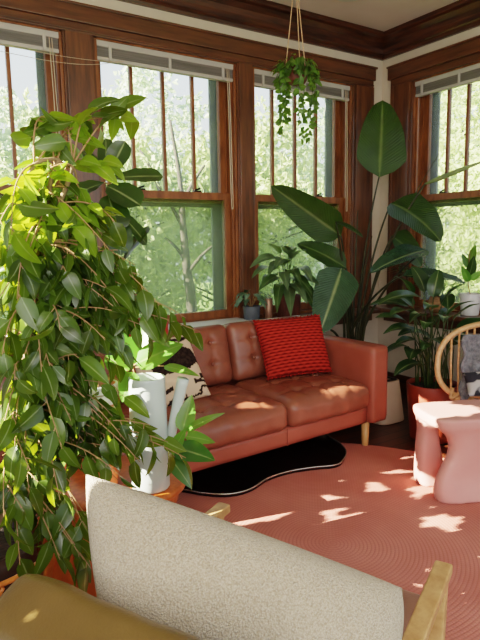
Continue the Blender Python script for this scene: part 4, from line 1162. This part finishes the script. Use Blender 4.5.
pc = V((2.605, 3.32, .722))
die = pot('dumb_cane', 'green broad leaved plant in a ribbed terracotta pot on the back sill', 'potted plant', pc, [(0, .002), (.078, .002), (.084, .008), (.088, .165), (.086, .175), (.078, .175), (.076, .14), (0, .13)], M['terracotta_dark'], soil=(.076, .15), n=144, rad=lambda w, z: 1 + (.045 * (1 if math.cos(24 * w) > 0 else -1) if z < .16 else .04))
lb = MB(); sb = MB()
tips = [(256, 268, 3.75), (262, 255, 3.7), (268, 282, 3.6), (276, 292, 3.55), (290, 302, 3.55), (300, 290, 3.6), (312, 282, 3.75), (286, 245, 3.8), (294, 246, 3.7), (302, 252, 3.8), (272, 262, 3.6), (282, 275, 3.55), (296, 272, 3.6), (308, 268, 3.7), (266, 244, 3.9), (318, 306, 3.75), (312, 300, 3.7), (305, 282, 3.65), (280, 258, 3.65), (262, 278, 3.8)]
for (u, v, d1) in tips:
    e = W(u, v, d1 + .06); c0 = pc + V((rnd(-.03, .03), rnd(-.03, .03), .14))
    out = e - c0; out.z = 0
    A = c0 + out * .35 + V((0, 0, .12 + max(0, e.z - c0.z - .1) * .7))
    stalk_to(sb, c0, A, UPZ * .03, .005, .0028, 6)
    d = e - A
    blade(lb, A, d + V((0, 0, .08)), UPZ + cam_n * .35 + rvec() * .25, max(.19, d.length * 1.2), rnd(.085, .11), rnd(.6, 1.1), .2, 9, 'lance', .012, rnd(-.3, .3), 0, rnd(0, 9))
sb.build('stems', M['stem'], die); lb.build('foliage', M['dief'], die)

# ---- hanging basket
hc = W(297, 74, 3.42)
t = thing('hanging_plant', 'trailing vine in a small hanging pot on jute cords before the window', 'hanging plant', hc)
hb = hc - UPZ * .06
b = MB(); b.lathe([(0, -.0), (.045, .0), (.06, .02), (.07, .09), (.066, .10), (.06, .095), (.05, .03), (0, .02)], hb, 32); b.build('pot', M['terracotta_dark'], t)
ap = V((hc.x - .01, hc.y, ZC - .06))
for k in range(3):
    a = 2 * PI * k / 3 + .6; e = hb + V((.07 * math.cos(a), .07 * math.sin(a), .09))
    b = MB(); b.tube([ap, ap.lerp(e, .5), e], .0032, 6); b.build('cord', M['jute'], t)
b = MB(); b.tube(smoothpts([ap + V((0, 0, .058)), ap + V((0, 0, .02)), ap + V((.014, 0, .004)), ap + V((0, 0, -.012)), ap + V((-.01, 0, 0))], 4), .003, 6); b.build('hook', M['brass'], t)
lb = MB(); sb = MB()
for k in range(190):
    a = rnd(0, 2 * PI); el = rnd(-.5, 1.2); p = hb + V((0, 0, .09)) + V((math.cos(a) * math.cos(el), math.sin(a) * math.cos(el), math.sin(el) * .6)) * rnd(.04, .125)
    h = V((math.cos(a), math.sin(a), 0))
    blade(lb, p, h * rnd(.2, .8) + V((0, 0, -rnd(.2, 1.2))) + rvec() * .3, h + UPZ * .4, rnd(.045, .075), rnd(.022, .034), .5, .2, 5, 'ovate')
for k in range(9):
    a = 2 * PI * k / 9 + rnd(-.2, .2); L = rnd(.22, .36) if k not in (1, 4, 7) else rnd(.36, .48)
    p0 = hb + V((.06 * math.cos(a), .06 * math.sin(a), .10)); h = V((math.cos(a), math.sin(a), 0))
    q = [p0, p0 + h * .04 + V((0, 0, -.02))] + [p0 + h * (.045 + .01 * math.sin(j)) + V((rnd(-.008, .008), rnd(-.008, .008), -L * j / 6)) for j in range(1, 7)]
    q = smoothpts(q, 4); sb.tube(q, .0016, 5)
    for j in range(4, len(q)):
        if rnd(0, 1) < .85:
            o_ = V((rnd(-1, 1), rnd(-1, 1), -rnd(.1, .8))); blade(lb, q[j], o_, cam_n + rvec() * .7, rnd(.036, .052), rnd(.026, .034), .3, .15, 5, 'ovate')
sb.build('vines', M['stem'], t); lb.build('foliage', M['hoya'], t)

# ================================================================== OUTSIDE
b = MB(); b.span((-14, 3.9, -1.3), (24, 30, -1.2), 0); b.span((4.2, -12, -1.3), (24, 3.9, -1.2), 0); tag(b.build('lawn', M['grass']), kind='structure')

def crown_mesh(seed, n_cl, per, lsz, R3):
    rs = random.Random(seed); mb = MB()
    def rv(): return V((rs.gauss(0, 1), rs.gauss(0, 1), rs.gauss(0, 1))).normalized()
    for _ in range(n_cl):
        d = rv() * (rs.random() ** .45); c = V((d.x * R3[0], d.y * R3[1], d.z * R3[2]))
        for _ in range(per):
            p = c + rv() * rs.random() ** .5 * .32
            d1 = (rv() + V((0, 0, -.5))).normalized(); s1 = d1.cross(rv()).normalized(); nn = d1.cross(s1)
            L = lsz * rs.uniform(.7, 1.3); w = L * .24
            mb.add([p, p + d1 * L * .5 + s1 * w + nn * w * .3, p + d1 * L, p + d1 * L * .5 - s1 * w + nn * w * .3], [(0, 1, 2, 3)], False)
    return mb
CROWNS = []
def tree(x, y, zc, R3, seed, m, label, n_cl=200, per=44, lsz=.16):
    t = thing('garden_tree', label, 'tree', (x, y, -1.2), 'trees outside the windows')
    cr = crown_mesh(seed, n_cl, per, lsz, R3); cr.v = [q + V((x, y, zc)) for q in cr.v]
    b = MB(); rs = random.Random(seed + 50)
    b.tube(smoothpts([V((x, y, -1.2)), V((x + rs.uniform(-.1, .1), y, 0)), V((x + rs.uniform(-.2, .2), y, zc * .6)), V((x + rs.uniform(-.2, .2), y, zc + R3[2] * .4))], 5), [.13 - .006 * i for i in range(16)], 10)
    b.build('trunk', M['tbark'], t)
    b = MB()
    for k in range(9):
        a = rs.uniform(0, 2 * PI); z0 = zc - R3[2] * rs.uniform(.0, .7)
        e = V((x + math.cos(a) * R3[0] * .75, y + math.sin(a) * R3[1] * .75, z0 + rs.uniform(.4, 1.2)))
        b.tube(bez(V((x, y, z0)), V((x, y, z0 + .2)).lerp(e, .5), e, 6), [.04 - .005 * i for i in range(7)], 6)
    b.build('branches', M['tbark'], t)
    cr.build('foliage', m, t)
    return t
t = thing('slender_tree', 'slender bare forked trunk standing close outside the wide middle window', 'tree', W(190, 330, 8.0) * 1)
tb = W(188, 312, 8.0); b = MB()
b.tube(smoothpts([V((tb.x + .1, tb.y, -1.2)), V((tb.x + .06, tb.y, .4)), W(187, 270, 8.0), W(183, 225, 8.0), W(180, 180, 8.0), W(170, 120, 8.0)], 5), [.09 - .0028 * i for i in range(26)], 10); b.build('trunk', M['tbark'], t)
for A, B_ in [((187, 275, 8.0), (214, 245, 7.9)), ((214, 245, 7.9), (232, 215, 7.8)), ((184, 230, 8.0), (160, 190, 8.1)), ((182, 205, 8.0), (205, 165, 7.9)), ((160, 190, 8.1), (140, 150, 8.2)), ((187, 262, 8.0), (165, 238, 8.1))]:
    A, B_ = W(*A), W(*B_); b = MB(); b.tube(bez(A, A.lerp(B_, .5) + V((0, 0, .08)), B_, 6), [.034 - .003 * i for i in range(7)], 6); b.build('branch', M['tbark'], t)
P_, G_ = M['treeleaf_pale'], M['treeleaf']
tree(.9, 9.5, 1.7, (1.9, 1.3, 2.4), 1, P_, 'pale loose tree behind the leftmost window')
tree(2.9, 8.6, 1.2, (1.7, 1.2, 2.3), 2, G_, 'yellow green tree showing through the lower half of the wide middle window', 210)
tree(4.4, 10.5, 2.2, (2.0, 1.4, 2.6), 3, P_, 'pale tree crown filling the top of the wide middle window')
tree(6.2, 9.2, 1.5, (1.9, 1.3, 2.6), 4, G_, 'leafy tree behind the hanging plant window')
tree(8.6, 11.0, 2.2, (2.2, 1.5, 3.0), 5, P_, 'pale tree right behind the window nearest the room corner')
tree(10.6, 7.6, 2.4, (1.7, 2.2, 3.2), 6, G_, 'bright tree outside the right hand wall window', 230)
tree(9.2, 5.2, 1.0, (1.4, 1.6, 2.0), 7, G_, 'low bushy tree under the right hand wall window view', 200)
tree(12.2, 10.2, 3.0, (2.2, 2.4, 3.6), 8, P_, 'tall pale tree standing far behind beyond the room corner', 200)
tree(1.6, 12.5, 2.0, (2.4, 1.4, 2.6), 9, G_, 'distant tree between the two left windows', 180)

# unseen leaf screen added outside the left wall window to shape the sun patches
ax = SUN.cross(UPZ).normalized(); ay = ax.cross(SUN).normalized()
c0 = V((XL, 2.4, 1.9)) + SUN * 5.0
rs = random.Random(11)
t = thing('sun_blocker', 'unseen leaf screen added outside the left window to dapple the sun', 'tree', (c0.x - 2, c0.y + 3, -1.2)); t['kind'] = 'stuff'
cb = MB(); CELL = .055
# narrow leaf sprays on a jittered lattice in three layers
for lay in range(2):
    for i in range(-56, 62):
        for j in range(-34, 86):
            a = i * .038 + rs.uniform(-.015, .015); h = j * .038 + rs.uniform(-.015, .015)
            p = c0 + ax * a + ay * h + SUN * (lay * .15 + rs.uniform(-.05, .05))
            ok = True
            for q, r in SPOTS:
                w = p - q; w = w - SUN * w.dot(SUN)
                if w.length_squared < (r + .02) ** 2: ok = False; break
            if not ok: continue
            d1 = (ax * rs.uniform(-1, 1) + ay * rs.uniform(-1, 1)).normalized(); s1 = d1.cross(SUN)
            tl = rs.uniform(-.3, .3)
            L = .062; wv = .029
            p0 = p - d1 * L * .5
            cb.add([p0, p0 + d1 * L * .3 + s1 * wv, p0 + d1 * L * .7 + s1 * wv, p0 + d1 * L, p0 + d1 * L * .7 - s1 * wv + SUN * tl * .02, p0 + d1 * L * .3 - s1 * wv + SUN * tl * .02], [(0, 1, 2, 3, 4, 5)], False)
cb.build('foliage', M['blockerleaf'], t)
b = MB(); b.tube(smoothpts([V((c0.x - 2, c0.y + 3, -1.2)), V((c0.x - 1.8, c0.y + 3, 2)), V((c0.x - 1.0, c0.y + 2.8, c0.z)), V((c0.x - .3, c0.y + 1.5, c0.z + 1.2))], 6), .16, 10); b.build('trunk', M['tbark'], t)

# ================================================================== LIGHT
w = bpy.data.worlds.new('World'); bpy.context.scene.world = w; w.use_nodes = True
nt = w.node_tree; nt.nodes.clear()
out = nt.nodes.new('ShaderNodeOutputWorld'); bg = nt.nodes.new('ShaderNodeBackground')
tc = nt.nodes.new('ShaderNodeTexCoord'); sx = nt.nodes.new('ShaderNodeSeparateXYZ'); nt.links.new(tc.outputs['Generated'], sx.inputs[0])
nt.links.new(ramp(nt, sx.outputs[2], [(0.0, 'b9c2b4'), (.02, 'f4f6f4'), (.35, 'e4eefb'), (1.0, 'a9c8ee')]), bg.inputs['Color'])
bg.inputs['Strength'].default_value = 1.8
nt.links.new(bg.outputs[0], out.inputs[0])
L = bpy.data.lights.new('sun', 'SUN'); L.energy = 62.0; L.angle = math.radians(.12); L.color = (1, .86, .68)
lo = bpy.data.objects.new('sun', L); COL.objects.link(lo); lo.rotation_euler = (-SUN).to_track_quat('-Z', 'Y').to_euler(); lo.location = (-3, 9, 9)

def area(name, loc, to, sx, sy, e, col):
    A = bpy.data.lights.new(name, 'AREA'); A.shape = 'RECTANGLE'; A.size = sx; A.size_y = sy; A.energy = e; A.color = col
    o = bpy.data.objects.new(name, A); COL.objects.link(o); o.location = loc; o.rotation_euler = (V(to) - V(loc)).to_track_quat('-Z', 'Y').to_euler()
area('room_fill', (-.9, -1.0, 2.3), (1.4, 1.6, .6), 1.8, 1.4, 40, (1, .93, .86))  # unseen fill light added behind the camera to brighten the room
area('ceiling_fill', (-.6, -.9, 1.1), (1.2, .8, 2.94), .8, .8, 16, (1, .92, .84))  # unseen fill light added to brighten the ceiling
cam = bpy.data.cameras.new('camera'); co = bpy.data.objects.new('camera', cam); COL.objects.link(co)
cam.sensor_fit = 'HORIZONTAL'; cam.sensor_width = 36; cam.lens = F_PX / 480 * 36; cam.clip_start = .02
m3 = Matrix((RIGHT, UP, -FWD)).transposed(); co.matrix_world = Matrix.Translation(EYE) @ m3.to_4x4()
sc = bpy.context.scene; sc.camera = co
sc.view_settings.view_transform = 'Filmic'; sc.view_settings.look = 'Medium High Contrast'; sc.view_settings.exposure = .3
sc.cycles.use_denoising = True; sc.cycles.max_bounces = 8; sc.cycles.diffuse_bounces = 5; sc.cycles.transparent_max_bounces = 16
sc.cycles.sample_clamp_indirect = 6; sc.cycles.caustics_reflective = False; sc.cycles.caustics_refractive = False
